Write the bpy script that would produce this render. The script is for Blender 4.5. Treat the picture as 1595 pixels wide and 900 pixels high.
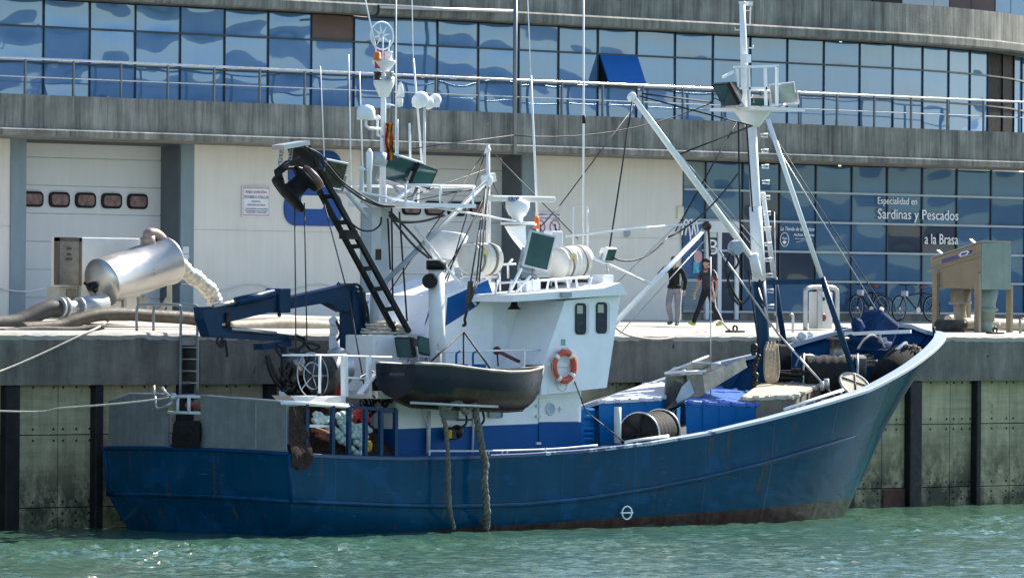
import bpy, bmesh, math, random
from mathutils import Vector, Matrix, noise
random.seed(7)
sc = bpy.context.scene
for o in list(bpy.data.objects): bpy.data.objects.remove(o)
COL = sc.collection
# ------------------------------------------------------------------ camera
FPX = 9703.0
CAM = Vector((-106.2, -106.2, 5.0))
_p, _a = 32/FPX, .007
_r = 2**-.5
FW = Vector((_r*math.cos(_p), _r*math.cos(_p), math.sin(_p)))
_R0 = Vector((_r, -_r, 0)); _U0 = _R0.cross(FW)
RT = _R0*math.cos(_a)+_U0*math.sin(_a); UP = -_R0*math.sin(_a)+_U0*math.cos(_a)
cd = bpy.data.cameras.new('camera'); cam = bpy.data.objects.new('camera', cd); COL.objects.link(cam)
cd.sensor_width = 36; cd.lens = 36*FPX/1595; cd.clip_start = 1; cd.clip_end = 3000
mw = Matrix((RT, UP, -FW)).transposed().to_4x4(); mw.translation = CAM; cam.matrix_world = mw
sc.camera = cam
# ------------------------------------------------------------------ light
SUN_EL, SUN_AZ = math.radians(40), math.radians(2.5)      # azimuth counted from +x (along the quay) towards +y (inland)
w = bpy.data.worlds.new('World'); sc.world = w; w.use_nodes = True
nt = w.node_tree; bg = nt.nodes['Background']
sky = nt.nodes.new('ShaderNodeTexSky'); sky.sky_type = 'NISHITA'; sky.sun_disc = False
sky.sun_elevation = SUN_EL; sky.sun_rotation = math.pi/2-SUN_AZ
sky.dust_density = .6; sky.ozone_density = 1.6
nt.links.new(sky.outputs[0], bg.inputs[0]); bg.inputs[1].default_value = .12
sd = bpy.data.lights.new('sun', 'SUN'); sd.energy = 5; sd.angle = math.radians(.5); sd.color = (1, .93, .82)
so = bpy.data.objects.new('sun', sd); COL.objects.link(so)
sv = Vector((math.cos(SUN_EL)*math.cos(SUN_AZ), math.cos(SUN_EL)*math.sin(SUN_AZ), math.sin(SUN_EL)))
so.rotation_euler = sv.to_track_quat('Z', 'Y').to_euler(); so.location = (40, 0, 60)
sc.view_settings.view_transform = 'Standard'; sc.view_settings.look = 'None'; sc.view_settings.gamma = 1
sc.view_settings.exposure = 1.12
sc.render.engine = 'CYCLES'
# ------------------------------------------------------------------ helpers
def S(px, py, y=None, x=None, z=None):
    """point of the plane y=.. (or x=.. / z=..) that was measured at photo pixel px,py"""
    d = FW*FPX+RT*(px-797.5)-UP*(py-450)
    for i, v in enumerate((x, y, z)):
        if v is not None: return CAM+d*((v-CAM[i])/d[i])
LOC = {}
def tag(o, label=None, cat=None, group=None, kind=None):
    if label: o['label'] = label
    if cat: o['category'] = cat
    if group: o['group'] = group
    if kind: o['kind'] = kind
    return o
def thing(name, loc, label, cat, group=None):
    o = bpy.data.objects.new(name, None); COL.objects.link(o); o.location = loc; o.empty_display_size = .2
    LOC[o] = Vector(loc); return tag(o, label, cat, group)
class MB:
    def __init__(s): s.bm = bmesh.new()
    def _f(s, vs, sm=False, mi=0):
        try:
            f = s.bm.faces.new(vs); f.smooth = sm; f.material_index = mi; return f
        except ValueError: return None
    def quad(s, *pts, sm=False, mi=0): s._f([s.bm.verts.new(p) for p in pts], sm, mi); return s
    def box(s, c, d, rot=None, bev=0, mi=0):
        t = bmesh.new(); bmesh.ops.create_cube(t, size=1)
        bmesh.ops.scale(t, vec=d, verts=t.verts)
        if bev: bmesh.ops.bevel(t, geom=t.edges[:], offset=bev, segments=2, affect='EDGES', profile=.5)
        m = Matrix.Translation(c) @ (rot.to_4x4() if rot else Matrix())
        vm = {v: s.bm.verts.new(m @ v.co) for v in t.verts}
        for f in t.faces: s._f([vm[v] for v in f.verts], False, mi)
        t.free(); return s
    def bb(s, a, b, bev=0, mi=0):
        a, b = Vector(a), Vector(b); d = b-a
        return s.box((a+b)/2, [abs(x) for x in d], bev=bev, mi=mi)
    def bar(s, a, b, w, h=None, up=Vector((0, 0, 1)), bev=0, mi=0):
        a, b = Vector(a), Vector(b); d = b-a; L = d.length
        x = d.normalized(); y = up.cross(x)
        if y.length < 1e-3: y = Vector((0, 1, 0)).cross(x)
        y.normalize(); z = x.cross(y)
        return s.box((a+b)/2, (L, w, h or w), Matrix((x, y, z)).transposed(), bev, mi)
    def tube(s, pts, r, n=6, cap=True, mi=0, closed=False):
        pts = [Vector(p) for p in pts]; N = len(pts); rings = []
        rr = r if isinstance(r, (list, tuple)) else [r]*N
        ref = None
        for i, p in enumerate(pts):
            if closed: t = pts[(i+1) % N]-pts[i-1]
            else: t = pts[min(i+1, N-1)]-pts[max(i-1, 0)]
            t.normalize()
            if ref is None: ref = t.orthogonal()
            ref = ref-t*ref.dot(t)
            if ref.length < 1e-4: ref = t.orthogonal()
            ref.normalize(); b = t.cross(ref)
            rings.append([s.bm.verts.new(p+(ref*math.cos(2*math.pi*k/n)+b*math.sin(2*math.pi*k/n))*rr[i]) for k in range(n)])
        for i in range(N if closed else N-1):
            A, B = rings[i], rings[(i+1) % N]
            for k in range(n): s._f([A[k], A[(k+1) % n], B[(k+1) % n], B[k]], True, mi)
        if cap and not closed: s._f(rings[0][::-1], False, mi); s._f(rings[-1], False, mi)
        return s
    def cyl(s, a, b, r, r2=None, n=14, mi=0): return s.tube([a, b], [r, r if r2 is None else r2], n, mi=mi)
    def lathe(s, o, ax, prof, n=18, mi=0):
        """prof: (distance along the axis, radius)"""
        ax = Vector(ax).normalized(); u = ax.orthogonal().normalized(); v = ax.cross(u); o = Vector(o); rings = []
        for h, r in prof:
            rings.append([s.bm.verts.new(o+ax*h+(u*math.cos(2*math.pi*k/n)+v*math.sin(2*math.pi*k/n))*max(r, .0005)) for k in range(n)])
        for A, B in zip(rings, rings[1:]):
            for k in range(n): s._f([A[k], A[(k+1) % n], B[(k+1) % n], B[k]], True, mi)
        s._f(rings[0][::-1], False, mi); s._f(rings[-1], False, mi); return s
    def sph(s, c, r, sx=1, sy=1, sz=1, n=12, mi=0):
        t = bmesh.new(); bmesh.ops.create_uvsphere(t, u_segments=n, v_segments=max(6, n*2//3), radius=r)
        vm = {v: s.bm.verts.new(Vector(c)+Vector((v.co.x*sx, v.co.y*sy, v.co.z*sz))) for v in t.verts}
        for f in t.faces: s._f([vm[v] for v in f.verts], True, mi)
        t.free(); return s
    def prism(s, poly, ext, mi=0):
        ext = Vector(ext); A = [s.bm.verts.new(p) for p in poly]; B = [s.bm.verts.new(Vector(p)+ext) for p in poly]; n = len(A)
        s._f(A, False, mi); s._f(B[::-1], False, mi)
        for k in range(n): s._f([A[k], A[(k+1) % n], B[(k+1) % n], B[k]], False, mi)
        return s
    def grid(s, rows, sm=True, mi=0, closed=False):
        V = [[s.bm.verts.new(p) for p in r] for r in rows]
        for A, B in zip(V, V[1:]):
            m = len(A)
            for k in range(m if closed else m-1): s._f([A[k], A[(k+1) % m], B[(k+1) % m], B[k]], sm, mi)
        return s
    def build(s, name, m, parent=None, norm=True):
        if norm: bmesh.ops.recalc_face_normals(s.bm, faces=s.bm.faces[:])
        me = bpy.data.meshes.new(name); s.bm.to_mesh(me); s.bm.free()
        for k in (m if isinstance(m, (list, tuple)) else [m]): me.materials.append(k)
        return place(name, me, parent)
def place(name, me, parent=None):
    """link a mesh given in world coordinates under its thing, or as a thing with its origin at its base"""
    o = bpy.data.objects.new(name, me); COL.objects.link(o)
    if parent is not None:
        l = LOC[parent]; o.parent = parent
    else:
        xs = [v.co for v in me.vertices]
        l = Vector(((min(c.x for c in xs)+max(c.x for c in xs))/2, (min(c.y for c in xs)+max(c.y for c in xs))/2, min(c.z for c in xs)))
        o.location = l
    me.transform(Matrix.Translation(-l)); LOC[o] = l
    return o
def sag(a, b, s, n=14):
    a, b = Vector(a), Vector(b)
    return [a.lerp(b, i/n)-Vector((0, 0, 4*s*(i/n)*(1-i/n))) for i in range(n+1)]
def smooth(pts, n=8):
    """Catmull-Rom through the points"""
    P = [Vector(p) for p in pts]; P = [P[0]*2-P[1]]+P+[P[-1]*2-P[-2]]; out = []
    for i in range(1, len(P)-2):
        a, b, c, d = P[i-1:i+3]
        for k in range(n):
            t = k/n; out.append(.5*((2*b)+(c-a)*t+(2*a-5*b+4*c-d)*t*t+(3*b-a-3*c+d)*t**3))
    return out+[P[-2]]
def interp(tab, x):
    if x <= tab[0][0]: return tab[0][1]
    for (a, u), (b, v) in zip(tab, tab[1:]):
        if x <= b: return u+(v-u)*(x-a)/(b-a)
    return tab[-1][1]
# ------------------------------------------------------------------ materials
class NT:
    def __init__(s, name):
        s.m = bpy.data.materials.new(name); s.m.use_nodes = True; s.t = s.m.node_tree
        s.b = s.t.nodes['Principled BSDF']; s.out = s.t.nodes['Material Output']
        s.pos = s.t.nodes.new('ShaderNodeNewGeometry').outputs['Position']
    def n(s, k, **kw):
        nd = s.t.nodes.new(k)
        for a, v in kw.items(): setattr(nd, a, v)
        return nd
    def l(s, a, b): s.t.links.new(a, b)
    def noise(s, scale, stretch=(1, 1, 1), detail=5, rough=.6, off=0):
        mp = s.n('ShaderNodeMapping'); s.l(s.pos, mp.inputs[0]); mp.inputs['Scale'].default_value = [scale*k for k in stretch]; mp.inputs['Location'].default_value = (off, off*.7, off*.3)
        nz = s.n('ShaderNodeTexNoise'); nz.inputs['Scale'].default_value = 1; nz.inputs['Detail'].default_value = detail; nz.inputs['Roughness'].default_value = rough
        s.l(mp.outputs[0], nz.inputs[0]); return nz.outputs[0]
    def ramp(s, v, a, b, c0=0, c1=1):
        r = s.n('ShaderNodeMapRange'); s.l(v, r.inputs[0]); r.inputs[1].default_value = a; r.inputs[2].default_value = b; r.inputs[3].default_value = c0; r.inputs[4].default_value = c1
        return r.outputs[0]
    def math(s, op, a, b):
        nd = s.n('ShaderNodeMath', operation=op)
        for i, v in enumerate((a, b)):
            if isinstance(v, (int, float)): nd.inputs[i].default_value = v
            else: s.l(v, nd.inputs[i])
        return nd.outputs[0]
    def mix(s, f, a, b):
        nd = s.n('ShaderNodeMix', data_type='RGBA')
        for i, v in ((0, f), (6, a), (7, b)):
            if isinstance(v, (int, float)): nd.inputs[i].default_value = v
            elif isinstance(v, tuple): nd.inputs[i].default_value = v+(1,)
            else: s.l(v, nd.inputs[i])
        return nd.outputs[2]
    def mul(s, c, v):
        nd = s.n('ShaderNodeMix', data_type='RGBA', blend_type='MULTIPLY'); nd.inputs[0].default_value = 1
        s.l(c, nd.inputs[6]); s.l(v, nd.inputs[7]); return nd.outputs[2]
    def bump(s, h, strength, dist=.02):
        bp = s.n('ShaderNodeBump'); bp.inputs['Strength'].default_value = strength; bp.inputs['Distance'].default_value = dist
        s.l(h, bp.inputs['Height']); s.l(bp.outputs[0], s.b.inputs['Normal'])
def mat(name, col, rough=.6, metal=0., var=.18, sc=2.5, streak=0., rust=0., dirt=None, bump=0., bsc=30., spec=.3, rustcol=(.16, .06, .025), rsc=6):
    k = NT(name); b = k.b
    lo = tuple(c*(1-var) for c in col); hi = tuple(min(1, c*(1+var)) for c in col)
    c = k.mix(k.ramp(k.noise(sc), .3, .7), lo, hi)
    if streak:
        st = k.ramp(k.noise(7, (1, 1, .07), 6, .7, 3), .35, .7, 1-streak, 1.)
        c = k.mul(c, st)
    if dirt: c = k.mix(k.ramp(k.noise(dirt[1], (1, 1, .6), 6, .65, 11), dirt[2], dirt[2]+.12), c, dirt[0])
    if rust: c = k.mix(k.ramp(k.noise(rsc, (1, 1, .35), 8, .7, 5), .7-rust, .78-rust), c, rustcol)
    k.l(c, b.inputs['Base Color']); b.inputs['Metallic'].default_value = metal
    k.l(k.ramp(k.noise(sc*3), .3, .7, max(.02, rough-.1), min(1, rough+.1)), b.inputs['Roughness'])
    b.inputs['Specular IOR Level'].default_value = spec
    if bump: k.bump(k.noise(bsc), bump)
    return k.m
M = {}
def defmats():
    M['white'] = mat('white_paint', (.84, .87, .91), .38, var=.05, rust=.035, rsc=4, rustcol=(.36, .27, .2), dirt=((.5, .45, .36), 3, .66), bump=.05, bsc=1.6)
    M['white_rust'] = mat('white_rusty_paint', (.76, .77, .76), .42, var=.06, rust=.06, bump=.1, bsc=4)
    M['white_clean'] = mat('white_enamel', (.82, .83, .83), .3, var=.03)
    M['steel_white'] = mat('light_grey_paint', (.6, .63, .65), .45, var=.1, rust=.03)
    M['grey_paint'] = mat('grey_paint', (.3, .36, .4), .5, var=.12)
    M['blue'] = mat('blue_paint', (.001, .044, .125), .4, var=.15, rust=.03, spec=.12)
    M['stripe'] = mat('bright_blue_paint', (.001, .078, .27), .4, var=.08, dirt=((.004, .04, .11), 5, .68), spec=.12)
    M['tub'] = mat('blue_plastic', (.001, .125, .36), .45, spec=.15, var=.08, dirt=((.05, .13, .35), 4, .66))
    M['beige_tub'] = mat('beige_plastic', (.55, .5, .38), .5, var=.1, dirt=((.3, .24, .15), 5, .62))
    M['crane'] = mat('dark_blue_enamel', (.004, .036, .09), .38, var=.2, rust=.02, spec=.2)
    M['black'] = mat('black_paint', (.009, .0095, .01), .5, var=.3, spec=.25)
    M['rubber'] = mat('black_rubber', (.01, .01, .011), .7, var=.3, spec=.2)
    M['dark_metal'] = mat('dark_metal', (.022, .023, .025), .42, metal=.5, var=.4, rust=.05)
    M['galv'] = mat('galvanised_steel', (.45, .46, .46), .4, metal=.6, var=.15, dirt=((.25, .24, .2), 6, .6))
    M['stainless'] = mat('stainless_steel', (.5, .49, .46), .36, metal=.85, var=.07, sc=.7)
    M['stainless_dull'] = mat('dull_stainless_steel', (.28, .27, .245), .4, metal=.85, var=.25, streak=.35)
    M['lens'] = mat('lamp_glass', (.03, .08, .085), .08, metal=.3, var=.25, sc=2, spec=.9)
    M['window'] = mat('dark_window_glass', (.015, .02, .024), .06, var=.4, sc=5, spec=.8)
    M['wire'] = mat('steel_wire', (.05, .05, .055), .55, var=.3)
    M['rope'] = mat('pale_rope', (.5, .46, .38), .85, var=.25, sc=20)
    M['grey_rope'] = mat('weathered_rope', (.15, .145, .125), .9, var=.45, sc=14, bump=.6, bsc=40)
    M['cable'] = mat('black_cable', (.02, .02, .022), .6, var=.3)
    M['coil'] = mat('dark_coiled_rope', (.018, .018, .018), .8, var=.5, sc=25, bump=.5, bsc=60)
    M['coil_tan'] = mat('tan_rope', (.3, .25, .18), .85, var=.4, sc=25)
    M['net'] = mat('brown_fishing_net', (.035, .02, .016), .95, var=.7, sc=14, bump=1, bsc=25)
    M['net_red'] = mat('reddish_net_rope', (.24, .09, .06), .9, var=.4, sc=14, bump=.8, bsc=30)
    M['net_black'] = mat('black_netting', (.012, .012, .013), .95, var=.6, sc=14, bump=1, bsc=25)
    M['float'] = mat('pale_green_float', (.5, .62, .6), .6, var=.2, sc=9)
    M['red'] = mat('red_plastic', (.5, .03, .03), .45, var=.2)
    M['orange'] = mat('orange_lamp', (.8, .16, .02), .3, var=.15)
    M['ring'] = mat('orange_life_ring', (.6, .1, .05), .5, var=.15, dirt=((.4, .2, .15), 9, .62))
    M['yellow'] = mat('yellow_flag_cloth', (.7, .45, .03), .8, var=.1)
    M['flagred'] = mat('red_flag_cloth', (.35, .02, .03), .8, var=.1)
    M['canvas'] = mat('blue_canvas', (.002, .03, .1), .8, var=.4, sc=8, bump=.6, bsc=12)
    M['brown'] = mat('brown_antifouling', (.04, .024, .017), .4, var=.35, sc=4, dirt=((.075, .05, .035), 5, .55))
    M['dinghy'] = mat('navy_dinghy_paint', (.004, .009, .02), .35, var=.3, sc=4)
    M['wood'] = mat('weathered_wood', (.35, .29, .21), .75, var=.3, sc=6, streak=.3)
    M['panel'] = mat('grey_plywood', (.19, .2, .195), .7, var=.16, sc=3, streak=.22, bump=.15, bsc=12)
    M['deckgrey'] = mat('deck_paint', (.1, .12, .13), .7, var=.3, rust=.05)
    M['hose'] = mat('grey_brown_hose', (.055, .053, .048), .7, var=.3, sc=6)
    M['pipe_tan'] = mat('tan_pipe', (.33, .29, .22), .6, var=.25, sc=5)
    M['hopper'] = mat('olive_brown_steel', (.32, .255, .175), .5, metal=.15, var=.12, sc=2, streak=.12)
    M['hopper_green'] = mat('grey_green_steel', (.24, .3, .255), .5, metal=.15, var=.12, sc=2, streak=.12)
    M['cabinet'] = mat('white_cabinet', (.68, .68, .63), .5, var=.08, dirt=((.4, .37, .3), 3, .62))
    M['tarp'] = mat('brown_tarp', (.22, .2, .16), .9, var=.2, sc=6, bump=.4, bsc=9)
    M['text_white'] = mat('white_lettering', (.8, .82, .82), .5, var=.02)
    M['text_blue'] = mat('blue_lettering', (.02, .05, .3), .5, var=.02)
    M['text_pink'] = mat('faded_red_lettering', (.45, .25, .28), .6, var=.05)
    M['text_grey'] = mat('faded_grey_lettering', (.3, .33, .4), .6, var=.05)
    M['text_dim'] = mat('faint_lettering', (.07, .1, .16), .6, var=.3)
    M['sign'] = mat('faded_white_sign', (.72, .71, .74), .5, var=.05)
    M['logo'] = mat('blue_sign_panel', (.003, .06, .26), .4, var=.08)
    M['skin'] = mat('skin', (.42, .27, .2), .55, var=.1)
    M['hair'] = mat('dark_hair', (.02, .014, .01), .7, var=.3)
    M['jacket'] = mat('black_jacket_cloth', (.014, .015, .014), .85, var=.3, sc=6)
    M['polo'] = mat('charcoal_shirt_cloth', (.04, .04, .045), .85, var=.25, sc=6)
    M['redtrim'] = mat('dark_red_trim', (.2, .02, .03), .8, var=.1)
    M['trouser_grey'] = mat('grey_tracksuit_cloth', (.25, .25, .27), .85, var=.2, sc=6)
    M['trouser_black'] = mat('black_tracksuit_cloth', (.015, .016, .022), .85, var=.25, sc=6)
    M['shoe_green'] = mat('lime_green_shoe', (.35, .5, .05), .6, var=.2)
    M['shoe_teal'] = mat('teal_shoe', (.03, .16, .13), .6, var=.2)
    # structure
    M['beige_wall'] = mat('pale_rendered_wall', (.68, .67, .61), .85, var=.05, sc=.8, streak=.08, dirt=((.64, .65, .61), .7, .56), bump=.08, bsc=10)
    M['door_panel'] = mat('pale_sectional_door', (.55, .58, .58), .55, var=.03, sc=.7, streak=.05)
    M['pillar'] = mat('blue_grey_cladding', (.2, .27, .3), .5, var=.08, sc=1.5, streak=.15)
    M['jamb'] = mat('dark_grey_cladding', (.1, .125, .14), .55, var=.08)
    M['mullion'] = mat('dark_window_frame', (.04, .055, .07), .4, metal=.3, var=.1)
    M['mullion_light'] = mat('grey_window_frame', (.3, .34, .36), .4, metal=.4, var=.1)
    M['board'] = mat('brown_board', (.16, .105, .09), .7, var=.12, sc=1.2)
    M['rail_steel'] = mat('brushed_rail_steel', (.62, .62, .6), .22, metal=.9, var=.06)
    M['post_steel'] = mat('grey_rail_post', (.2, .23, .25), .5, metal=.4, var=.1)
    M['dark_poster'] = mat('dark_glass_film', (.035, .04, .05), .3, var=.25, sc=2)
    k = NT('weathered_concrete_band'); c = k.mix(k.ramp(k.noise(1.1, (1, 1, 1), 6), .3, .7), (.145, .152, .136), (.3, .3, .262))
    c = k.mul(c, k.ramp(k.noise(5, (1, 1, .06), 7, .75, 2), .3, .68, .25, 1.25)); c = k.mix(k.ramp(k.noise(3, (1, 1, .12), 6, .7, 9), .62, .74), c, (.3, .31, .28))
    c = k.mix(k.ramp(k.noise(9, (1, 1, .8), 3, .6, 4), .72, .76), c, (.34, .34, .31))
    k.l(c, k.b.inputs['Base Color']); k.b.inputs['Roughness'].default_value = .9; k.bump(k.noise(22, detail=8), .5); M['concrete_band'] = k.m
    k = NT('worn_quay_concrete'); c = k.mix(k.ramp(k.noise(.9, (1, 1, 1), 8, .7), .3, .7), (.12, .117, .1), (.28, .262, .215))
    c = k.mul(c, k.ramp(k.noise(2.2, (1, 1, .15), 7, .7, 2), .3, .7, .5, 1.1)); c = k.mix(k.ramp(k.noise(3, (1, 1, .5), 7, .75, 9), .66, .7), c, (.17, .17, .155))
    c = k.mix(k.ramp(k.noise(2.4, (1, 1, .6), 5, .7, 21), .66, .69), c, (.03, .03, .028))
    k.l(c, k.b.inputs['Base Color']); k.b.inputs['Roughness'].default_value = .92; k.bump(k.noise(14, detail=8), .6, .03); M['quay_concrete'] = k.m
    k = NT('pale_quay_paving'); c = k.mix(k.ramp(k.noise(.6, (1, 1, 1), 8, .65), .3, .7), (.36, .34, .305), (.48, .45, .4))
    c = k.mix(k.ramp(k.noise(2.5, (1, 1, 1), 6, .7, 8), .62, .72), c, (.3, .28, .25))
    k.l(c, k.b.inputs['Base Color']); k.b.inputs['Roughness'].default_value = .9; k.bump(k.noise(10, detail=8), .3); M['quay_top'] = k.m
    k = NT('algae_stained_panel'); c = k.mix(k.ramp(k.noise(.8, (1, 1, 1), 7, .65), .3, .7), (.36, .33, .2), (.58, .52, .32))
    c = k.mul(c, k.ramp(k.noise(1.6, (.25, .25, 3.2), 6, .7, 2), .35, .7, .72, 1.08)); c = k.mul(c, k.ramp(k.noise(6, (1, 1, .08), 6, .7, 7), .3, .65, .7, 1.05))
    z = k.n('ShaderNodeSeparateXYZ'); k.l(k.pos, z.inputs[0])
    low = k.ramp(z.outputs[2], .5, 2.3, 1, 0)        # tide marks: weed and damp up to the high water line
    c = k.mix(k.math('MULTIPLY', low, k.ramp(k.noise(1.5, (1, 1, .8), 8, .75, 13), .4, .56)), c, (.045, .043, .028))
    c = k.mix(k.math('MULTIPLY', k.ramp(z.outputs[2], .5, .15, 0, 1), k.ramp(k.noise(2.5, (1, 1, 1), 6, .7, 23), .4, .6)), c, (.06, .075, .035))
    c = k.mix(k.ramp(k.noise(1.8, (1, 1, .6), 8, .75, 31), .64, .72), c, (.1, .07, .045))
    k.l(c, k.b.inputs['Base Color']); k.b.inputs['Roughness'].default_value = .85; k.bump(k.noise(12, detail=8), .5); M['panel_wall'] = k.m
    M['pile'] = mat('black_piling', (.012, .013, .014), .6, var=.5, sc=3, bump=.3, bsc=8)
    M['bolt'] = mat('bolt_hole', (.015, .013, .012), .9)
    M['rust_panel'] = mat('rusty_plate', (.1, .05, .04), .9, var=.4, sc=3)
    # hull: paint line, scuffs, dents
    k = NT('hull_paint'); z = k.n('ShaderNodeSeparateXYZ'); k.l(k.pos, z.inputs[0])
    c = k.mix(k.ramp(k.noise(.9, (1, 1, 1), 6), .3, .7), (0, .046, .1), (0, .06, .126))
    c = k.mul(c, k.ramp(k.noise(3, (1, 1, .12), 6, .7, 3), .3, .7, .82, 1.05))
    c = k.mix(k.ramp(k.noise(5, (1, 1, .6), 8, .75, 8), .69, .74), c, (.06, .14, .22))
    c = k.mix(k.ramp(k.noise(2.6, (1, 1, .5), 9, .75, 17), .69, .74), c, (.05, .06, .07))
    c = k.mix(k.ramp(k.noise(4.3, (1, 1, .16), 9, .8, 41), .685, .75), c, (.09, .055, .035))
    patch = k.ramp(k.noise(.55, (1, 1, 1), 4, .6, 51), .46, .6); run = k.ramp(k.noise(5.5, (1, 1, .05), 5, .7, 61), .55, .66)
    c = k.mix(k.math('MULTIPLY', k.math('MULTIPLY', patch, run), .9), c, (.085, .055, .038))
    c = k.mix(k.math('MULTIPLY', k.ramp(k.noise(1.3, (1, 1, 9), 5, .7, 71), .65, .72), .75), c, (.085, .15, .21))
    c = k.mix(k.math('MULTIPLY', k.ramp(k.noise(1.2, (1, 1, 1.4), 3, .5, 81), .57, .62), .75), c, (.003, .066, .16))
    line = k.math('MAXIMUM', k.math('MULTIPLY', k.math('ADD', z.outputs[0], 7.5), .027), -.3)
    red = k.ramp(k.math('SUBTRACT', z.outputs[2], k.math('ADD', line, .08)), -.012, .012, 1, 0)
    boot = k.mix(k.ramp(k.noise(3, (1, 1, .3), 8, .7, 6), .35, .65), (.05, .022, .02), (.1, .06, .045))
    c = k.mix(red, c, boot); k.l(c, k.b.inputs['Base Color'])
    k.b.inputs['Specular IOR Level'].default_value = .14; k.l(k.ramp(k.noise(2.5), .3, .7, .1, .2), k.b.inputs['Roughness']); fx = k.math('ABSOLUTE', k.math('SUBTRACT', k.math('FRACT', k.math('MULTIPLY', z.outputs[0], .42), 0), .5), 0)
    k.bump(k.math('ADD', k.noise(1.1, detail=2), k.ramp(fx, .492, .5, 0, .3)), .32, .045); M['hull'] = k.m
    # facade glass: blue reflective coating; mirrored blue also painted into the opaque body
    def glass(name, body, tint, fac):
        k = NT(name); gl = k.n('ShaderNodeBsdfGlossy'); gl.inputs['Color'].default_value = tint+(1,); gl.inputs['Roughness'].default_value = .02
        df = k.n('ShaderNodeBsdfDiffuse'); k.l(k.mix(k.ramp(k.noise(1.5, (1, 1, .3)), .3, .7), tuple(.85*c for c in body), body), df.inputs['Color'])
        mx = k.n('ShaderNodeMixShader'); mx.inputs[0].default_value = fac
        k.l(df.outputs[0], mx.inputs[1]); k.l(gl.outputs[0], mx.inputs[2]); k.l(mx.outputs[0], k.out.inputs[0]); return k.m
    M['glass'] = glass('blue_facade_glass', (.14, .29, .5), (.22, .3, .42), .38)
    M['glass_low'] = glass('dark_blue_shop_glass', (.085, .175, .29), (.06, .1, .15), .45)
    M['glass_reflection'] = mat('dark_reflection_glass', (.02, .018, .017), .6, var=.9, sc=7, spec=.05)  # dark reflection of the corner panes painted as their own brown
    M['glass_open'] = mat('blue_sash_glass', (.012, .12, .42), .5, var=.05, spec=.1)
    M['glass_dark'] = glass('dark_film_glass', (.035, .04, .05), (.12, .15, .2), .25)
    # sea
    k = NT('harbour_water'); k.b.inputs['Base Color'].default_value = (.048, .112, .075, 1); k.b.inputs['Roughness'].default_value = .03; k.b.inputs['IOR'].default_value = 1.33
    h = k.math('ADD', k.noise(5, (1, 1, 1), 4, .6), k.math('MULTIPLY', k.noise(16, (1, 1, 1), 3, .6, 4), .4)); k.bump(h, .6, .03); M['water'] = k.m
    k = NT('haze_tinted_hill'); k.l(k.mix(k.ramp(k.noise(.05, detail=8), .35, .65), (.13, .2, .29), (.2, .27, .34)), k.b.inputs['Base Color']); k.b.inputs['Roughness'].default_value = 1; M['hill'] = k.m  # distant haze is put into the blue of the slope
defmats()
def txt(body, px0, px1, pytop, pybase, y, m, parent, name='lettering', shear=0., mirror=False, th=.004):
    """flat raised lettering fitted between two pixels measured on the plane y"""
    cu = bpy.data.curves.new('t', 'FONT'); cu.body = body; cu.extrude = th; cu.shear = shear; cu.resolution_u = 3
    ob = bpy.data.objects.new('t', cu); COL.objects.link(ob)
    bpy.context.view_layer.update()
    me = bpy.data.meshes.new_from_object(ob.evaluated_get(bpy.context.evaluated_depsgraph_get()))
    bpy.data.objects.remove(ob); bpy.data.curves.remove(cu)
    a, b, t = S(px0, pybase, y=y), S(px1, pybase, y=y), S(px0, pytop, y=y)
    xs = [v.co.x for v in me.vertices]; ys = [v.co.y for v in me.vertices]
    sx = (b.x-a.x)/(max(xs)-min(xs)); sz = (t.z-a.z)/(max(ys)-min(ys))
    for v in me.vertices:
        u = v.co.copy(); v.co = Vector((a.x+(u.x-min(xs))*sx, y-.006-u.z, a.z+(u.y-min(ys))*sz))
    me.name = name; me.materials.append(m)
    return place(name, me, parent)
# ------------------------------------------------------------------ water
def build_water():
    def axis(lo, hi, st):
        a = [lo]
        while a[-1] < hi: a.append(a[-1]+st)
        return a
    xs = [-900, -400, -200, -110, -70, -50, -42]+axis(-36, 24, .14)+[26, 30, 40, 80, 160, 400, 900]
    ys = [-900, -500, -250, -130, -80, -55, -42]+axis(-36, -.1, .14)+[.2, .6]
    amp = []
    rnd = random.Random(3)
    for i in range(26):
        L = .34*1.11**(i*.5); th = rnd.gauss(math.radians(225), .75); kx, ky = math.cos(th)*2*math.pi/L, math.sin(th)*2*math.pi/L
        amp.append((kx, ky, rnd.uniform(0, 6.28), (.0105*L**.3)))
    def h(x, y):
        if x < -40 or x > 25 or y < -40: return 0
        f = .55+.9*noise.noise((x*.13, y*.13, 1.7))
        s = sum(a*math.sin(kx*x+ky*y+p) for kx, ky, p, a in amp)
        return max(.35, f)*(s+.03*noise.noise((x*3.3, y*3.3, 0))+.02*noise.noise((x*.9, y*.9, 5)))
    vs = [(x, y, h(x, y)) for y in ys for x in xs]; n = len(xs)
    fs = [(j*n+i, j*n+i+1, (j+1)*n+i+1, (j+1)*n+i) for j in range(len(ys)-1) for i in range(n-1)]
    me = bpy.data.meshes.new('water'); me.from_pydata(vs, [], fs); me.polygons.foreach_set('use_smooth', [True]*len(fs)); me.materials.append(M['water'])
    o = bpy.data.objects.new('water', me); COL.objects.link(o); tag(o, 'rippled green harbour water in front of the quay', 'water', kind='structure')
build_water()
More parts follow.
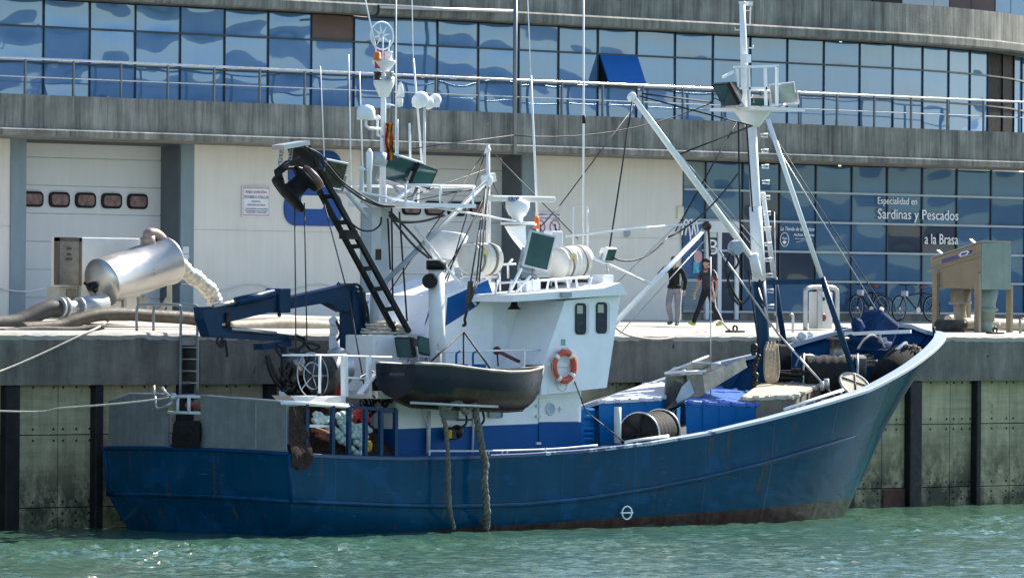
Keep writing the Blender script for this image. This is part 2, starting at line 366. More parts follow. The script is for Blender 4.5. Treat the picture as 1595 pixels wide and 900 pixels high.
# unseen ridge added and shaped for what the facade glass mirrors
m = MB(); rows = [[], [], []]
for i in range(121):
    a = math.radians(-86+i*.75); R = 420
    dg_ = -86+i*.75; hh = interp([(-86, 20), (-56, 22), (-50, 26), (-47, 32), (-45, 29), (-42.5, 18), (-38, 12), (4, 24)], dg_)+5*noise.noise((i*.2, 0, 0))+3*noise.noise((i*.5, 4, 0))+1.5*noise.noise((i*.9, 9, 0))
    cx, cy = 5+R*math.cos(a), R*math.sin(a)
    rows[0].append((cx, cy, -1)); rows[1].append((5+(R+25)*math.cos(a), (R+25)*math.sin(a), max(5, hh))); rows[2].append((5+(R+90)*math.cos(a), (R+90)*math.sin(a), -1))
tag(m.grid(rows).build('mirror_hills', M['hill']), 'unseen hazy ridge added for the facade glass to mirror', 'mirror_hills', kind='structure')
# ------------------------------------------------------------------ quay
ZQ, ZB, YF = 4.43, 4.77, 9.5
def zq(y): return ZQ+(ZB-ZQ)*min(max(y, 0), 40)/9.
m = MB(); rnd = random.Random(5); rows = [[], [], [], [], []]
for i in range(700):
    x = -60+i*.2 if 0 < i < 699 else (-300 if i == 0 else 300)
    e = rnd.uniform(-.022, .012)+.012*noise.noise((x*.7, 0, 0))
    rows[0].append((x, .035, ZQ-.3)); rows[1].append((x, -.03+max(0, e), ZQ-.075+e)); rows[2].append((x, .04+e, ZQ-.012+.4*e)); rows[3].append((x, .25, zq(.25))); rows[4].append((x, 45, zq(45)))
tag(m.grid(rows, sm=False).build('quay_deck', M['quay_top']), 'pale concrete quay surface along the building', 'quay', kind='structure')
qw = thing('quay_wall', (5, .3, -2), 'dark concrete quay wall with stained panels between black piles behind the blue boat', 'quay wall')
m = MB()
lad0, lad1 = S(279, 540, y=0).x, S(309, 540, y=0).x
for x0, x1 in ((-160, lad0), (lad1, 160)): m.bb((x0, 0, 3.235), (x1, 1.4, ZQ-.08))
m.bb((lad0, .5, 3.235), (lad1, 1.4, ZQ-.08)); m.build('coping_beam', M['quay_concrete'], qw)
MB().bb((-160, .42, -2.2), (160, 1.3, 3.2)).build('backing_wall', M['pile'], qw)
piles = []
for a, b in ((10, 32), (150, 162), (283, 303), (418, 432), (998, 1017), (1321, 1333), (1418, 1437), (1522, 1529)):
    y = .05; piles.append((S(a, 640, y=y).x, S(b, 640, y=y).x))
for i in range(5): piles.append((-17.5-i*3.1, -17.2-i*3.1)); piles.append((19.8+i*3.1, 20.3+i*3.1))
for a, b in piles: MB().bb((a, .05, -2.2), (b, .4, 3.233), bev=.03).build('piling', M['pile'], qw)
edges = [-40]+sorted(S(p, 640, y=.25).x for p in (-58, 91, 232, 360, 560, 700, 830, 960, 1110, 1230, 1374, 1480, 1573))+[60]
piles.sort(); cuts = sorted(set([round(e, 3) for e in edges]+[round((a+b)/2, 3) for a, b in piles if -40 < a < 60]))
m = MB(); bo = MB(); zs = [(-2, .465), (.485, 2.1), (2.12, 3.3)]; rnd = random.Random(9)
for a, b in zip(cuts, cuts[1:]):
    if b-a < .15: continue
    for z0, z1 in zs:
        d = rnd.uniform(0, .012)
        m.bb((a+.011, .25+d, z0), (b-.011, .405, z1), bev=.006)
        if b < -17 or a > 22: continue
        for k in range(3):
            for zz in (max(z0, .05)+.12, z1-.12): bo.cyl((a+.14+(b-a-.28)*k/2, .2395+d, zz), (a+.14+(b-a-.28)*k/2, .26, zz), .028, n=7)
m.build('wall_panel', M['panel_wall'], qw); bo.build('bolt_hole', M['bolt'], qw)
p0, p1 = S(1375, 770, y=.24), S(1417, 770, y=.24)
MB().bb((p0.x, .215, -.5), (p1.x, .2385, .46)).build('rusty_plate', M['rust_panel'], qw)
# ------------------------------------------------------------------ harbour building
bl = thing('harbour_building', (10, YF, ZB), 'long harbour building with curved concrete bands, blue ribbon glazing and pale loading doors', 'building')
SX = S(1322, 50, y=YF).x; RB = 21.
def fac(s, off=0):
    """point and inward direction of the upper facade, straight then rounding the corner; off is inland"""
    if s < SX: return Vector((s, YF+off, 0)), Vector((0, 1, 0))
    a = min((s-SX)/RB, 1.45); return Vector((SX+(RB-off)*math.sin(a), YF+RB-(RB-off)*math.cos(a), 0)), Vector((-math.sin(a), math.cos(a), 0))
def band(s0, s1, prof, name, m, n=None):
    """sweep a profile (inland offset, z) along the facade"""
    ss = [s0, SX] if s0 < SX else [s0]
    if s1 > SX: ss += [max(s0, SX)+(s1-max(s0, SX))*i/36 for i in range(1, 37)]
    else: ss = [s0, s1]
    b = MB(); b.grid([[fac(s, o)[0]+Vector((0, 0, z)) for o, z in prof+prof[:1]] for s in ss], sm=False); return b.build(name, m, bl)
END = SX+RB*1.45
band(-70, END, [(-.62, 12.79), (-.62, 13.6), (.3, 13.6), (.3, 12.5), (-.74, 12.5), (-.78, 12.55), (-.78, 12.735), (-.7, 12.785)], 'upper_band', M['concrete_band'])
m = MB(); m.grid([[(x, y, z) for y, z in ((YF-1.5, 9.29), (YF-1.5, 10.09), (YF-1.2, 10.1), (YF-1.2, 10.02), (YF-.02, 10.02), (YF-.02, 9.06), (YF-1.55, 9.09), (YF-1.585, 9.12), (YF-1.585, 9.245), (YF-1.5, 9.295))] for x in (-70, 60)], sm=False); m.build('lower_band', M['concrete_band'], bl)
# upper ribbon glazing: 1.5 m panes in three rows
pan = [S(69, 50, y=YF).x+1.4935*i for i in range(-4, 24)]
while pan[-1]+1.41 < END-1: pan.append(pan[-1]+1.41)
RZ = [10.05, 10.95, 11.82, 12.49]; rnd = random.Random(21)
def pane(name, p00, p10, p01, nrm, m, bul, tx, tz, parent=bl, N=9):
    """pane whose sheet bulges by bul and is set a little askew, so that its reflection is bent"""
    u, v = p10-p00, p01-p00; b = MB(); rows = []
    ph = rnd.uniform(0, 50)
    for j in range(N+1):
        r = []
        for i in range(N+1):
            a, c = i/N, j/N
            d = bul*16*a*(1-a)*c*(1-c)+tx*(a-.5)+tz*(c-.5)+abs(bul)*.8*noise.noise((a*1.5+ph, c*1.3, 0))*min(1, 8*a*(1-a))*min(1, 8*c*(1-c))
            r.append(p00+u*a+v*c-nrm*d)
        rows.append(r)
    return b.grid(rows).build(name, m, parent)
fr = MB(); oc = None
for ci, (s0, s1) in enumerate(zip(pan, pan[1:])):
    if s1 > END: break
    A, nA = fac(s0); B, nB = fac(s1); nn = (nA+nB)/2
    for ri, (z0, z1) in enumerate(zip(RZ, RZ[1:])):
        pxm = 69+71*(ci-3.5)
        p00, p10, p01 = A+Vector((0, 0, z0+.02))+nn*.03, B+Vector((0, 0, z0+.02))+nn*.03, A+Vector((0, 0, z1-.02))+nn*.03
        dirn = (p10-p00).normalized(); p00, p01, p10 = p00+dirn*.012, p01+dirn*.012, p10-dirn*.012
        mm, nm = M['glass'], 'window_pane'
        if ri == 2 and abs(s0-2.37) < .3: mm, nm = M['board'], 'window_board'
        if ri == 1 and abs(s0-S(938, 100, y=YF).x) < .4: oc = (p00, p10, p01); mm, nm = M['black'], 'window_opening'
        pxs_ = (A-CAM).dot(RT)/(A-CAM).dot(FW)*FPX+797.5
        if 1518 < pxs_ < 1572: mm = M['glass_reflection']
        calm = 1 if s0 < 9 else .55 if s0 < 17 else .3
        bul = rnd.choice((-1, 1))*rnd.uniform(.003, .013)*calm
        pane(nm, p00, p10, p01, nn, mm, bul if mm is M['glass'] else 0, rnd.gauss(0, .005)*calm, rnd.gauss(0, .006)*calm)
    fr.bar(A+nA*.01+Vector((0, 0, 10.03)), A+nA*.01+Vector((0, 0, 12.5)), .026, .04)
    for z in RZ[1:3]: fr.bar(A+nA*.0+Vector((0, 0, z)), B+nB*.0+Vector((0, 0, z)), .06, .045)
fr.build('window_frame', M['mullion'], bl)
p00, p10, p01 = oc; tp = p01.z; L = tp-p00.z; a = math.radians(24); out = Vector((0, -math.sin(a), -math.cos(a)))*L
q = MB(); t0, t1 = Vector((p01.x+.02, YF-.04, tp)), Vector((p10.x-.02, YF-.04, tp)); q.prism([t0, t1, t1+out, t0+out], (0, .04, 0)); q.build('open_sash', M['glass_open'], bl)
MB().prism([t0+Vector((.01, .02, 0)), t0+out+Vector((.01, .03, .02)), Vector((t0.x+.01, YF+.02, tp-L))], (.012, 0, 0)).build('sash_gusset', M['black'], bl)
# body, roof storey
MB().bb((-70, YF+.35, 9.0), (SX, YF+20, 13.4)).bb((-70, YF+.9, 4.4), (60, YF+20, 9.0)).build('core', M['jamb'], bl)
m = MB(); m.grid([[fac(SX+(END-SX)*i/20, .25)[0]+Vector((0, 0, z)) for z in (9., 13.4)] for i in range(21)]); m.build('corner_core', M['jamb'], bl)
# set back top storey seen over the band
x0, x1 = S(1404, 5, y=YF+5).x, S(1700, 5, y=YF+5).x
MB().bb((x0-6, YF+5.05, 13.3), (x1, YF+12, 16)).build('roof_storey', M['jamb'], bl)
for a, b, k in ((1360, 1404, 'black'), (1406, 1454, 'door_panel'), (1455, 1478, 'door_panel'), (1479, 1512, 'board'), (1513, 1549, 'board'), (1551, 1574, 'glass'), (1575, 1600, 'glass'), (1601, 1640, 'glass')):
    MB().bb((S(a, 5, y=YF+5).x, YF+5, 13.3), (S(b, 5, y=YF+5).x, YF+5.04, 15.8)).build('roof_panel', M[k], bl)
# ground floor
XG = S(1064, 300, y=YF).x
def wx(px, y=YF): return S(px, 330, y=y).x
def wz(px, py, y=YF): return S(px, py, y=y).z
P1a, P1b, D1b, P2b = wx(15.5), wx(39.5), wx(252, YF+.7), wx(301)
P2a = wx(280.5); P3a = wx(562); D2a = wx(588); D2b = wx(785, YF+.7); P4a = wx(812); P4b = wx(833)
m = MB(); zt = 9.08
for a, b in ((-70, P1a), (P2b, P3a), (P4b, XG)):
    zj = wz(330, 358)
    m.bb((a, YF, ZB-.3), (b, YF+.8, zj-.012)); m.bb((a, YF, zj+.012), (b, YF+.8, zt)); m.bb((a, YF+.02, zj-.012), (b, YF+.8, zj+.012))
m.build('wall', M['beige_wall'], bl)
for a, b in ((P1a, P1b), (P2a, P2b), (P3a, D2a), (P4a, P4b)): MB().bb((a, YF-.03, ZB-.3), (b, YF+.78, zt)).build('pillar', M['pillar'], bl)
for b in (P2a, P4a):
    MB().bb((b-.03, YF+.02, ZB-.3), (b, YF+.82, zt)).build('door_jamb', M['jamb'], bl)
for a, b in ((P1b, P2a), (D2a, P4a)):
    d = MB(); yd = YF+.7; zz = ZB-.25; hs = .69
    while zz < zt:
        d.bb((a, yd, zz+.008), (b, yd+.08, min(zt, zz+hs)-.008), bev=.01); zz += hs
    d.bb((a, yd+.03, ZB-.25), (b, yd+.06, zt)); door = d.build('loading_door', M['door_panel'], bl)
    MB().bb((a, yd+.085, ZB-.25), (b, yd+.1, zt)).build('door_back', M['jamb'], bl)
    zc = wz(130, 312, YF+.7); first = wx(50 if a < 0 else 640, yd)
    step = (wx(213, yd)-wx(50, yd))/4 if a < 0 else wx(715, yd)-wx(680, yd)
    for i in range(5 if a < 0 else 4):
        cx = first+i*step; o = []
        def rr(wd, h, r=.13):
            pts = []
            for qx, qz, a0 in ((1, 1, 0), (-1, 1, 90), (-1, -1, 180), (1, -1, 270)):
                for t in range(5):
                    an = math.radians(a0+t*22.5); pts.append(Vector((cx+qx*(wd-r)+r*math.cos(an), 0, zc+qz*(h-r)+r*math.sin(an))))
            return pts
        f = MB().prism([p+Vector((0, yd-.05, 0)) for p in rr(.33, .19)], (0, .06, 0)).build('door_window', M['rubber'], bl)
        MB().prism([p+Vector((0, yd-.06, 0)) for p in rr(.27, .13, .09)], (0, .008, 0)).build('pane', mat('reddish_acrylic_pane', (.16, .1, .09), .15, var=.5, sc=6) if i == 0 and a < 0 else bpy.data.materials['reddish_acrylic_pane'], f)
# shop front
RL = [4.98, 5.83, 6.64, 7.46, 8.28, 9.05]
pl = [XG]+[S(1100, 270, y=YF).x+1.482*i for i in range(0, 20)]
MB().bb((XG, YF-.02, ZB-.3), (60, YF+.8, 4.94)).build('plinth', M['quay_concrete'], bl)
fv, fh = MB(), MB()
for ci, (a, b) in enumerate(zip(pl, pl[1:])):
    for ri, (z0, z1) in enumerate(zip(RL, RL[1:])):
        if ri < 3 and ci in (1,): continue
        mm = M['glass_low']
        if (ri, ci) in ((2, 2), (3, 2), (1, 3), (1, 2), (2, 6), (2, 7)): mm = M['glass_dark']
        if (ri, ci) == (4, 0): mm = M['pillar']
        pane('shop_pane', Vector((a+.02, YF+.03, z0+.02)), Vector((b-.02, YF+.03, z0+.02)), Vector((a+.02, YF+.03, z1-.02)), Vector((0, 1, 0)), mm, rnd.choice((-1, 1))*rnd.uniform(.001, .006), rnd.gauss(0, .004), rnd.gauss(0, .004))
    fv.bb((a-.02, YF-.01, 4.95), (a+.02, YF+.05, 9.07))
for z in RL[:-1]: fh.bb((XG, YF-.055, z-.028), (60, YF-.012, z+.028))
fv.build('shop_mullion', M['mullion'], bl); fh.build('shop_transom', M['mullion_light'], bl)
# glazed entrance with its white frame
ea, eb = wx(1101), wx(1152); zt2 = wz(1125, 345)
m = MB(); ye = YF-.1
for px in (1103, 1122, 1149): m.bb((wx(px, ye)-.07, ye, ZB), (wx(px, ye)+.07, ye+.09, zt2-.3))
m.bb((wx(1101, ye), ye-.005, zt2-.3), (wx(1152, ye), ye+.095, zt2)); ef = m.build('entrance_frame', M['steel_white'], bl)
MB().bb((ea, ye+.05, ZB), (eb, ye+.06, zt2-.3)).build('door_glass', M['glass_dark'], ef)
MB().bb((wx(1106, ye), ye+.035, wz(1110, 370)), (wx(1118, ye), ye+.047, wz(1110, 356))).build('notice', mat('pale_green_notice', (.5, .58, .5), .7), ef)
txt('B', 1104, 1118, 373, 396, ye+.045, M['text_white'], ef)
for k, (a, b, t, d) in enumerate(((1078, 1088, 390, 415), (1066, 1076, 352, 392), (1110, 1118, 404, 420))):
    pass
lv = MB(); ly = YF-.06
for i in range(14):
    z = 4.95+i*.062; lv.bb((wx(1064, ly), ly-.02, z), (wx(1093, ly), ly+.03, z+.045))
lv.build('louvre', M['pillar'], bl)
post = MB().bb((wx(1064, ly), ly, wz(1075, 433)), (wx(1094, ly), ly+.03, wz(1075, 347))).build('blue_poster', mat('blue_printed_poster', (.015, .07, .18), .3, var=.6, sc=2.2), bl)
m = MB()
for px, w_ in ((1068, .16), (1075, .2), (1082, .12)):
    c = S(px, 400, y=ly-.008); m.tube([c+Vector((w_*1.3*math.cos(t), 0, 1.1*math.sin(t)-.1)) for t in [math.radians(30+8*i) for i in range(15)]], .03, n=4)
m.build('poster_stroke', M['text_white'], post)
MB().lathe(S(1087, 400, y=ly-.012), (0, -1, 0), [(0, .17), (.006, .17)]).build('poster_badge', mat('pink_badge', (.5, .3, .32), .5), post)
MB().bb(S(1080, 425, y=ly-.012), S(1089, 408, y=ly-.004)).build('poster_picture', mat('teal_picture', (.05, .35, .45), .4, var=.8, sc=9), post)
# small fittings
MB().bb(S(1056, 341, y=YF-.05), S(1063, 322, y=YF)).build('alarm_box', mat('cream_plastic', (.6, .58, .45), .5), bl)
MB().cyl(S(976, 363, y=YF-.06), S(976, 363, y=YF), .11).build('wall_lamp', M['grey_paint'], bl)
MB().bb(S(285, 395, y=YF-.06), S(293, 384, y=YF-.03)).bb(S(285, 403, y=YF-.06), S(293, 396.5, y=YF-.03)).build('wall_socket', M['steel_white'], bl)
# drain pipe and cable run on the bands
yb = YF-1.62
MB().tube([S(803, -4, y=yb), S(802, 120, y=yb), S(801.5, 240, y=yb)], .055, 8).build('drain_pipe', M['post_steel'], bl)
MB().tube([S(590, 11, y=YF-.9), S(700, 15, y=YF-.9), S(800, 18, y=YF-.9)], .05, 8).build('conduit', M['galv'], bl)
MB().tube(smooth([S(590, 8, y=YF-.9), S(588, 22, y=YF-.9), S(574, 28, y=YF-.9), S(548, 26, y=YF-.9)]), .035, 6).build('cable_loop', M['cable'], bl)
MB().tube(smooth([S(px, 449+5*math.sin(px*.045)+(2 if px > 280 else 0), y=YF-.05) for px in range(-20, 250, 18)], 3), .018, 5).build('wall_cable', M['steel_white'], bl)
MB().tube(smooth([S(px, 447+5*math.sin(px*.06), y=YF-.05) for px in range(282, 520, 18)], 3), .016, 5).build('wall_cable', M['steel_white'], bl)
# balcony railing
rl = thing('balcony_railing', (10, YF-1.35, 10.06), 'long steel balcony railing with a bright top tube on the lower concrete band', 'railing')
yr = YF-1.35
MB().tube([(-40, yr, 10.96), (60, yr, 10.96)], .033, 10).build('handrail', M['rail_steel'], rl)
MB().tube([(-40, yr, 10.52), (60, yr, 10.52)], .018, 6).build('mid_rail', M['rail_steel'], rl)
for i in range(36):
    x = S(39, 120, y=yr).x+1.535*(i-5); MB().bb((x-.02, yr-.03, 10.05), (x+.02, yr+.03, 10.94)).build('post', M['post_steel'], rl)
# ------------------------------------------------------------------ signs on the building
def plate(px0, px1, py0, py1, y, m, name, label, th=.03, parent=None):
    a, b = S(px0, py1, y=y), S(px1, py1, y=y); t = S(px0, py0, y=y)
    if parent: return MB().bb((a.x, y, a.z), (b.x, y+th, t.z)).build(name, m, parent)
    r = thing(name, ((a.x+b.x)/2, y, a.z), label, 'sign'); MB().bb((a.x, y, a.z), (b.x, y+th, t.z), bev=.008).build('plate', m, r); return r
ys = YF-.04
r = plate(377, 421, 290, 338, ys, M['sign'], 'warning_sign', 'square faded white warning sign reading BAJO SANCIÓN PROHIBIDO ATRACAR on the pale wall')
b = MB()
for q in ((378.5, 419.5, 292.5, 293.3), (378.5, 419.5, 335, 335.8), (378.5, 379.3, 292.5, 335.8), (418.7, 419.5, 292.5, 335.8)): b.bb(S(q[0], q[3], y=ys-.004), S(q[1], q[2], y=ys))
b.build('border', M['text_pink'], r)
txt('BAJO SANCIÓN', 383, 415, 296, 302, ys, M['text_pink'], r); txt('PROHIBIDO ATRACAR', 380.5, 418, 304.5, 309, ys, M['text_grey'], r)
txt('EXCEPTO', 392, 405, 312.5, 315.5, ys, M['text_grey'], r); txt('DESCARGA DE PESCA', 385.5, 413, 317.5, 320.5, ys, M['text_grey'], r)
for i, s in enumerate(('EL INCUMPLIMIENTO DE ESTA NORMA', 'SERÁ SANCIONADO POR LA AUTORIDAD', 'PORTUARIA COMPETENTE')): txt(s, 382+2*(i == 2), 417-2*(i == 2), 324+3*i, 326+3*i, ys, M['text_grey'], r)
r = plate(833.5, 874, 330, 367, ys, M['sign'], 'prohibition_sign', 'faded sign with red circles forbidding entry, partly hidden behind the lamp on the wheelhouse roof')
txt('PROHIBIDO EL PASO A TODA', 835, 872, 332, 335.5, ys, M['text_pink'], r); txt('PERSONA AJENA A LA LONJA', 835, 872, 338, 341.5, ys, M['text_pink'], r)
for px in (841, 864.5):
    c = S(px, 354, y=ys-.008); b = MB(); b.tube([c+Vector((.185*math.cos(t*.3927), 0, .185*math.sin(t*.3927))) for t in range(16)], .022, 5, closed=True); b.bar(c+Vector((-.12, 0, .12)), c+Vector((.12, 0, -.12)), .03, .012)
    b.build('prohibition_ring', M['text_pink'], r); MB().sph(c+Vector((0, .002, .05)), .04, sy=.2).bar(c+Vector((0, .002, .02)), c+Vector((.03, .002, -.12)), .06, .01).build('walker_symbol', M['black'], r)
# big blue plaque with a notch and a slot
c0, c1 = S(444, 351, y=ys), S(533.5, 236, y=ys)
r = thing('wall_plaque', ((c0.x+c1.x)/2, ys, c0.z), 'large rounded blue plaque with a pale slot on the wall behind the black net boom', 'sign')
def rrect(a, b, rad, n=6):
    pts = []
    for cx, cz, a0 in ((b.x-rad, b.z-rad, 0), (a.x+rad, b.z-rad, 90), (a.x+rad, a.z+rad, 180), (b.x-rad, a.z+rad, 270)):
        for t in range(n+1):
            an = math.radians(a0+90*t/n); pts.append(Vector((cx+rad*math.cos(an), ys, cz+rad*math.sin(an))))
    return pts
u0, u1 = S(450, 303, y=ys), S(533.5, 236, y=ys); l0, l1 = S(443, 351, y=ys), S(533.5, 299.5, y=ys)
up_ = rrect(u0, u1, .42); lo_ = rrect(l0, l1, .38)
MB().prism(up_, (0, .035, 0)).build('upper_field', M['logo'], r); MB().prism([p-Vector((0, .003, 0)) for p in lo_], (0, .033, 0)).build('lower_field', M['logo'], r)
s0, s1 = S(469, 325, y=ys), S(504, 305, y=ys); MB().prism([p-Vector((0, .006, 0)) for p in rrect(s0, s1, .1)], (0, .01, 0)).build('slot', M['beige_wall'], r)
# lettering on the shop glass
yt = YF-.02
r = thing('shop_lettering', S(1430, 381, y=yt), 'white window lettering reading Especialidad en Sardinas y Pescados a la Brasa', 'lettering')
txt('Especialidad en', 1367, 1428, 307, 321, yt, M['text_white'], r, 'word'); txt('Sardinas y Pescados', 1367, 1492.5, 325, 345.5, yt, M['text_white'], r, 'word'); txt('a la Brasa', 1440, 1492, 364, 380, yt, M['text_white'], r, 'word')
for o in list(r.children):
    pass
r = thing('shop_emblem', S(1240, 385, y=yt), 'white script lettering La Tienda de la Anchoa with an oval emblem on the shop window', 'lettering')
txt('La Tienda de la Anchoa', 1215.5, 1268, 353, 359, yt, M['text_white'], r, 'word', .25); txt('Anchoas Artesanas', 1236, 1268, 363, 367.5, yt, M['text_white'], r, 'word', .25); txt('de la mejor calidad', 1238, 1264, 370.5, 373, yt, M['text_white'], r, 'word', .25)
c = S(1222, 373, y=yt-.01); MB().tube([c+Vector((.17*math.cos(t*.314), 0, .19*math.sin(t*.314))) for t in range(20)], .012, 5, closed=True).build('oval', M['text_white'], r)
txt('Aquí', 1218, 1226, 369, 374, yt, M['text_white'], r, 'word', .2); MB().prism([c+Vector(v) for v in ((-.09, 0, -.06), (0, 0, -.14), (.09, 0, -.06), (0, 0, -.03))], (0, .004, 0)).build('arrow', M['text_white'], r)
MB().tube(smooth([S(1240, 377.5, y=yt), S(1250, 375, y=yt), S(1262, 373, y=yt)], 4), .006, 4).build('flourish', M['text_white'], r)
# ------------------------------------------------------------------ the fishing boat
YC = -3.4
bt = thing('fishing_boat', (-1, YC, 0), 'blue and white fishing boat with a raised bow moored along the quay', 'boat')
ZS = [(-13.3, 1.81), (-12, 1.74), (-10, 1.67), (-8, 1.67), (-6, 1.70), (-4, 1.77), (-2, 1.91), (0, 2.12), (2, 2.42), (4, 2.76), (6, 3.12), (8, 3.66), (9, 3.95), (10, 4.22), (10.6, 4.35), (11, 4.43), (11.55, 4.5)]
ZP = [(-13.3, 1.81), (-2, 1.95), (0, 2.2), (2, 2.65), (4, 3.1), (6, 3.6), (8, 3.98), (9, 4.28), (10, 4.54), (10.6, 4.65), (11, 4.68), (11.3, 4.65), (11.55, 4.5)]
ZK = [(-13.3, .78), (-12, .72), (-10, .63), (-8, .57), (-6, .58), (-4, .68), (-2, .86), (0, 1.10), (2, 1.40), (4, 1.72), (6, 2.0), (8, 2.22), (9.6, 2.35)]
def half(x, xe, B, xt, p, q, xs=-13.3, bs=None):
    u = max(0, (x-xt)/(xe-xt)); b = B*max(0, 1-min(1, u)**p)**q
    if bs is not None and x < -7: b *= 1-(1-bs/B)*((-7-x)/(-7-xs))**2
    return b
LEV = dict(rail=(-13.3, 11.55, 3.05, 2, 2.5, .65, None), kn=(-13.22, 9.4, 3.02, .5, 2.25, .62, None), wl=(-12.95, 7.95, 2.86, -1.5, 2.1, .62, 2.62), lo=(-12.6, 7.7, 2.3, -2., 1.8, 1., 1.5), keel=(-11., 7.6, .15, 0, 2, 1, None))
def level(k, u, side):
    xs, xe, B, xt, p, q, bs = LEV[k]; x = xs+(xe-xs)*u; b = half(x, xe, B, xt, p, q, xs, bs)
    z = {'rail': interp(ZP if side > 0 else ZS, x), 'kn': interp(ZK, x), 'wl': 0., 'lo': -.75, 'keel': -1.5}[k]
    return Vector((x, YC+side*b, z))
US = [1-(1-i/60)**1.7 for i in range(61)]
def hull_col(u, side, fl=.10):
    K, W, Lo, Ke, R = [level(k, u, side) for k in ('kn', 'wl', 'lo', 'keel', 'rail')]
    out = [R]
    for t in (.25, .5, .75):
        p = R.lerp(K, t); p.y -= side*fl*4*t*(1-t)*max(0, u-.45)*1.6; out.append(p)
    out.append(K)
    for t in (.33, .66): out.append(K.lerp(W, t)+Vector((0, side*.06*4*t*(1-t)*(1-u), 0)))
    return out+[W, Lo, Ke]
m = MB()
m.grid([hull_col(u, -1) for u in US]); m.grid([hull_col(u, 1) for u in US])
A, Bc = hull_col(0, -1), hull_col(0, 1)
m.grid([[a.lerp(b, t)-Vector((.28*(1-(2*t-1)**2), 0, -.05*(1-(2*t-1)**2))) for t in [i/10 for i in range(11)]] for a, b in zip(A, Bc)])
hull = m.build('hull', M['hull'], bt)
def edge_path(k, dz=0, off=0, u0=0, u1=1, sides=(-1, 1)):
    pts = []
    if -1 in sides: pts += [level(k, u, -1) for u in US if u0 <= u <= u1]
    if 1 in sides: pts += [level(k, u, 1) for u in US[::-1] if u0 <= u <= u1]
    P = []
    for i, p in enumerate(pts):
        t = (pts[min(i+1, len(pts)-1)]-pts[max(i-1, 0)]); t.z = 0
        if t.length < 1e-6: t = Vector((0, 1, 0))
        t.normalize(); n = Vector((t.y, -t.x, 0))
        P.append((p+Vector((0, 0, dz))+n*off, n))
    return P
# rub rail along the side and round the transom
m = MB()
for sd in (-1, 1):
    pts = [level('kn', u, sd)+Vector((0, sd*.0, 0)) for u in US if level('kn', u, sd).x < 6.2]
    m.tube([p+Vector((0, sd*.015, 0)) for p in pts], [.06]*(len(pts)-3)+[.045, .03, .012], 6)
a, b = A[4], Bc[4]; m.tube([a.lerp(b, t/10)-Vector((.29*(1-(t/5-1)**2)+.005, 0, -.05*(1-(t/5-1)**2))) for t in range(11)], .055, 6)
m.build('rub_rail', M['hull'], hull)
m = MB(); cs = hull_col(1, -1); m.tube([cs[0]+Vector((.0, 0, .0))]+cs[1:8], [.07]*8, 8); m.build('stem_bar', M['hull'], hull)
# vertical corner pads of the stern quarters
m = MB()
for c in (A, Bc): m.tube([c[0], c[2], c[4]], .05, 6)
m.build('quarter_pad', M['blue'], hull)
# rail cap: blue with rubbed spots, sun glare painted pale towards the bow
def gunwale_paint():
    k = NT('gunwale_paint'); z = k.n('ShaderNodeSeparateXYZ'); k.l(k.pos, z.inputs[0])
    wear_and_glare = k.math('ADD', k.ramp(z.outputs[0], -8, 7, -.12, .42), k.noise(2.4, (1, 1, 1), 6, .7))
    c = k.mix(k.ramp(wear_and_glare, .56, .62), (.006, .05, .14), (.38, .46, .54)); k.l(c, k.b.inputs['Base Color']); k.b.inputs['Roughness'].default_value = .35; return k.m
m = MB(); path = edge_path('rail'); rows = []
for p, n in path:
    wd = .1+.16*min(1, max(0, (p.x+3)/9)); ii = -n
    rows.append([p+n*.035+Vector((0, 0, -.035)), p+n*.035+Vector((0, 0, .03)), p+n*.01+Vector((0, 0, .045)), p+ii*wd+Vector((0, 0, .05)), p+ii*wd+Vector((0, 0, -.05))])
half_n = len(rows)//2
m.grid(rows, sm=False); m.build('gunwale_cap', gunwale_paint(), hull)
a, b = A[0], Bc[0]; m = MB(); m.tube([a.lerp(b, t/10)-Vector((.28*(1-(t/5-1)**2), 0, -.05*(1-(t/5-1)**2))) for t in range(11)], .05, 6); m.build('transom_cap', M['blue'], hull)
# inside of the bulwark with its frames, and the deck
def zdeck(x): return interp([(-13.3, .95), (-8, .95), (-2, 1.1), (2, 1.45), (5, 1.9), (8, 2.5), (12, 3.2)], x)
def at_deck(u, side, inset):
    """point of the shell at deck height, moved inboard"""
    c = hull_col(u, side); zd = max(zdeck(c[0].x), .9)
    for p, q in zip(c, c[1:]):
        if q.z <= zd: r_ = p.lerp(q, (p.z-zd)/max(1e-6, p.z-q.z)); break
    if abs(r_.y-YC) > inset: r_.y -= side*inset
    else: r_.y = YC
    r_.x -= .14*max(0, u-.93)/.07
    return r_
m = MB(); cols = [(u, -1) for u in US]+[(u, 1) for u in US[::-1]]; inner = []
for (u, sd), (p, n) in zip(cols, path): inner.append([p-n*.09, at_deck(u, sd, .1)])
m.grid([[a_, a_.lerp(b_, .35)-Vector((0, (1 if a_.y > YC else -1)*.03, 0)), b_] for a_, b_ in inner], sm=False)
for i in range(6, len(path)-6, 4):
    p, n = path[i]
    if p.x < 1: continue
    q0, q1 = inner[i]; m.bar(q0-n*.07-Vector((0, 0, .08)), q1-n*.14, .02, .16, up=n)
m.build('bulwark', M['blue'], hull)
m = MB(); rows = []
for u in US:
    s, p = at_deck(u, -1, .05), at_deck(u, 1, .05); rows.append([s, Vector((s.x, YC, s.z+.06)), p])
m.grid(rows); m.build('deck', M['deckgrey'], bt)
# load mark and the letters of wear on the side
c = S(975.5, 798, y=-6.47); m = MB()
m.tube([c+Vector((.16*math.cos(t*.393), -.02, .15*math.sin(t*.393))) for t in range(16)], .022, 4, closed=True); m.bar(c+Vector((-.2, -.02, 0)), c+Vector((.2, -.02, 0)), .03, .03); m.build('load_mark', M['text_white'], hull)
yT = -13.31
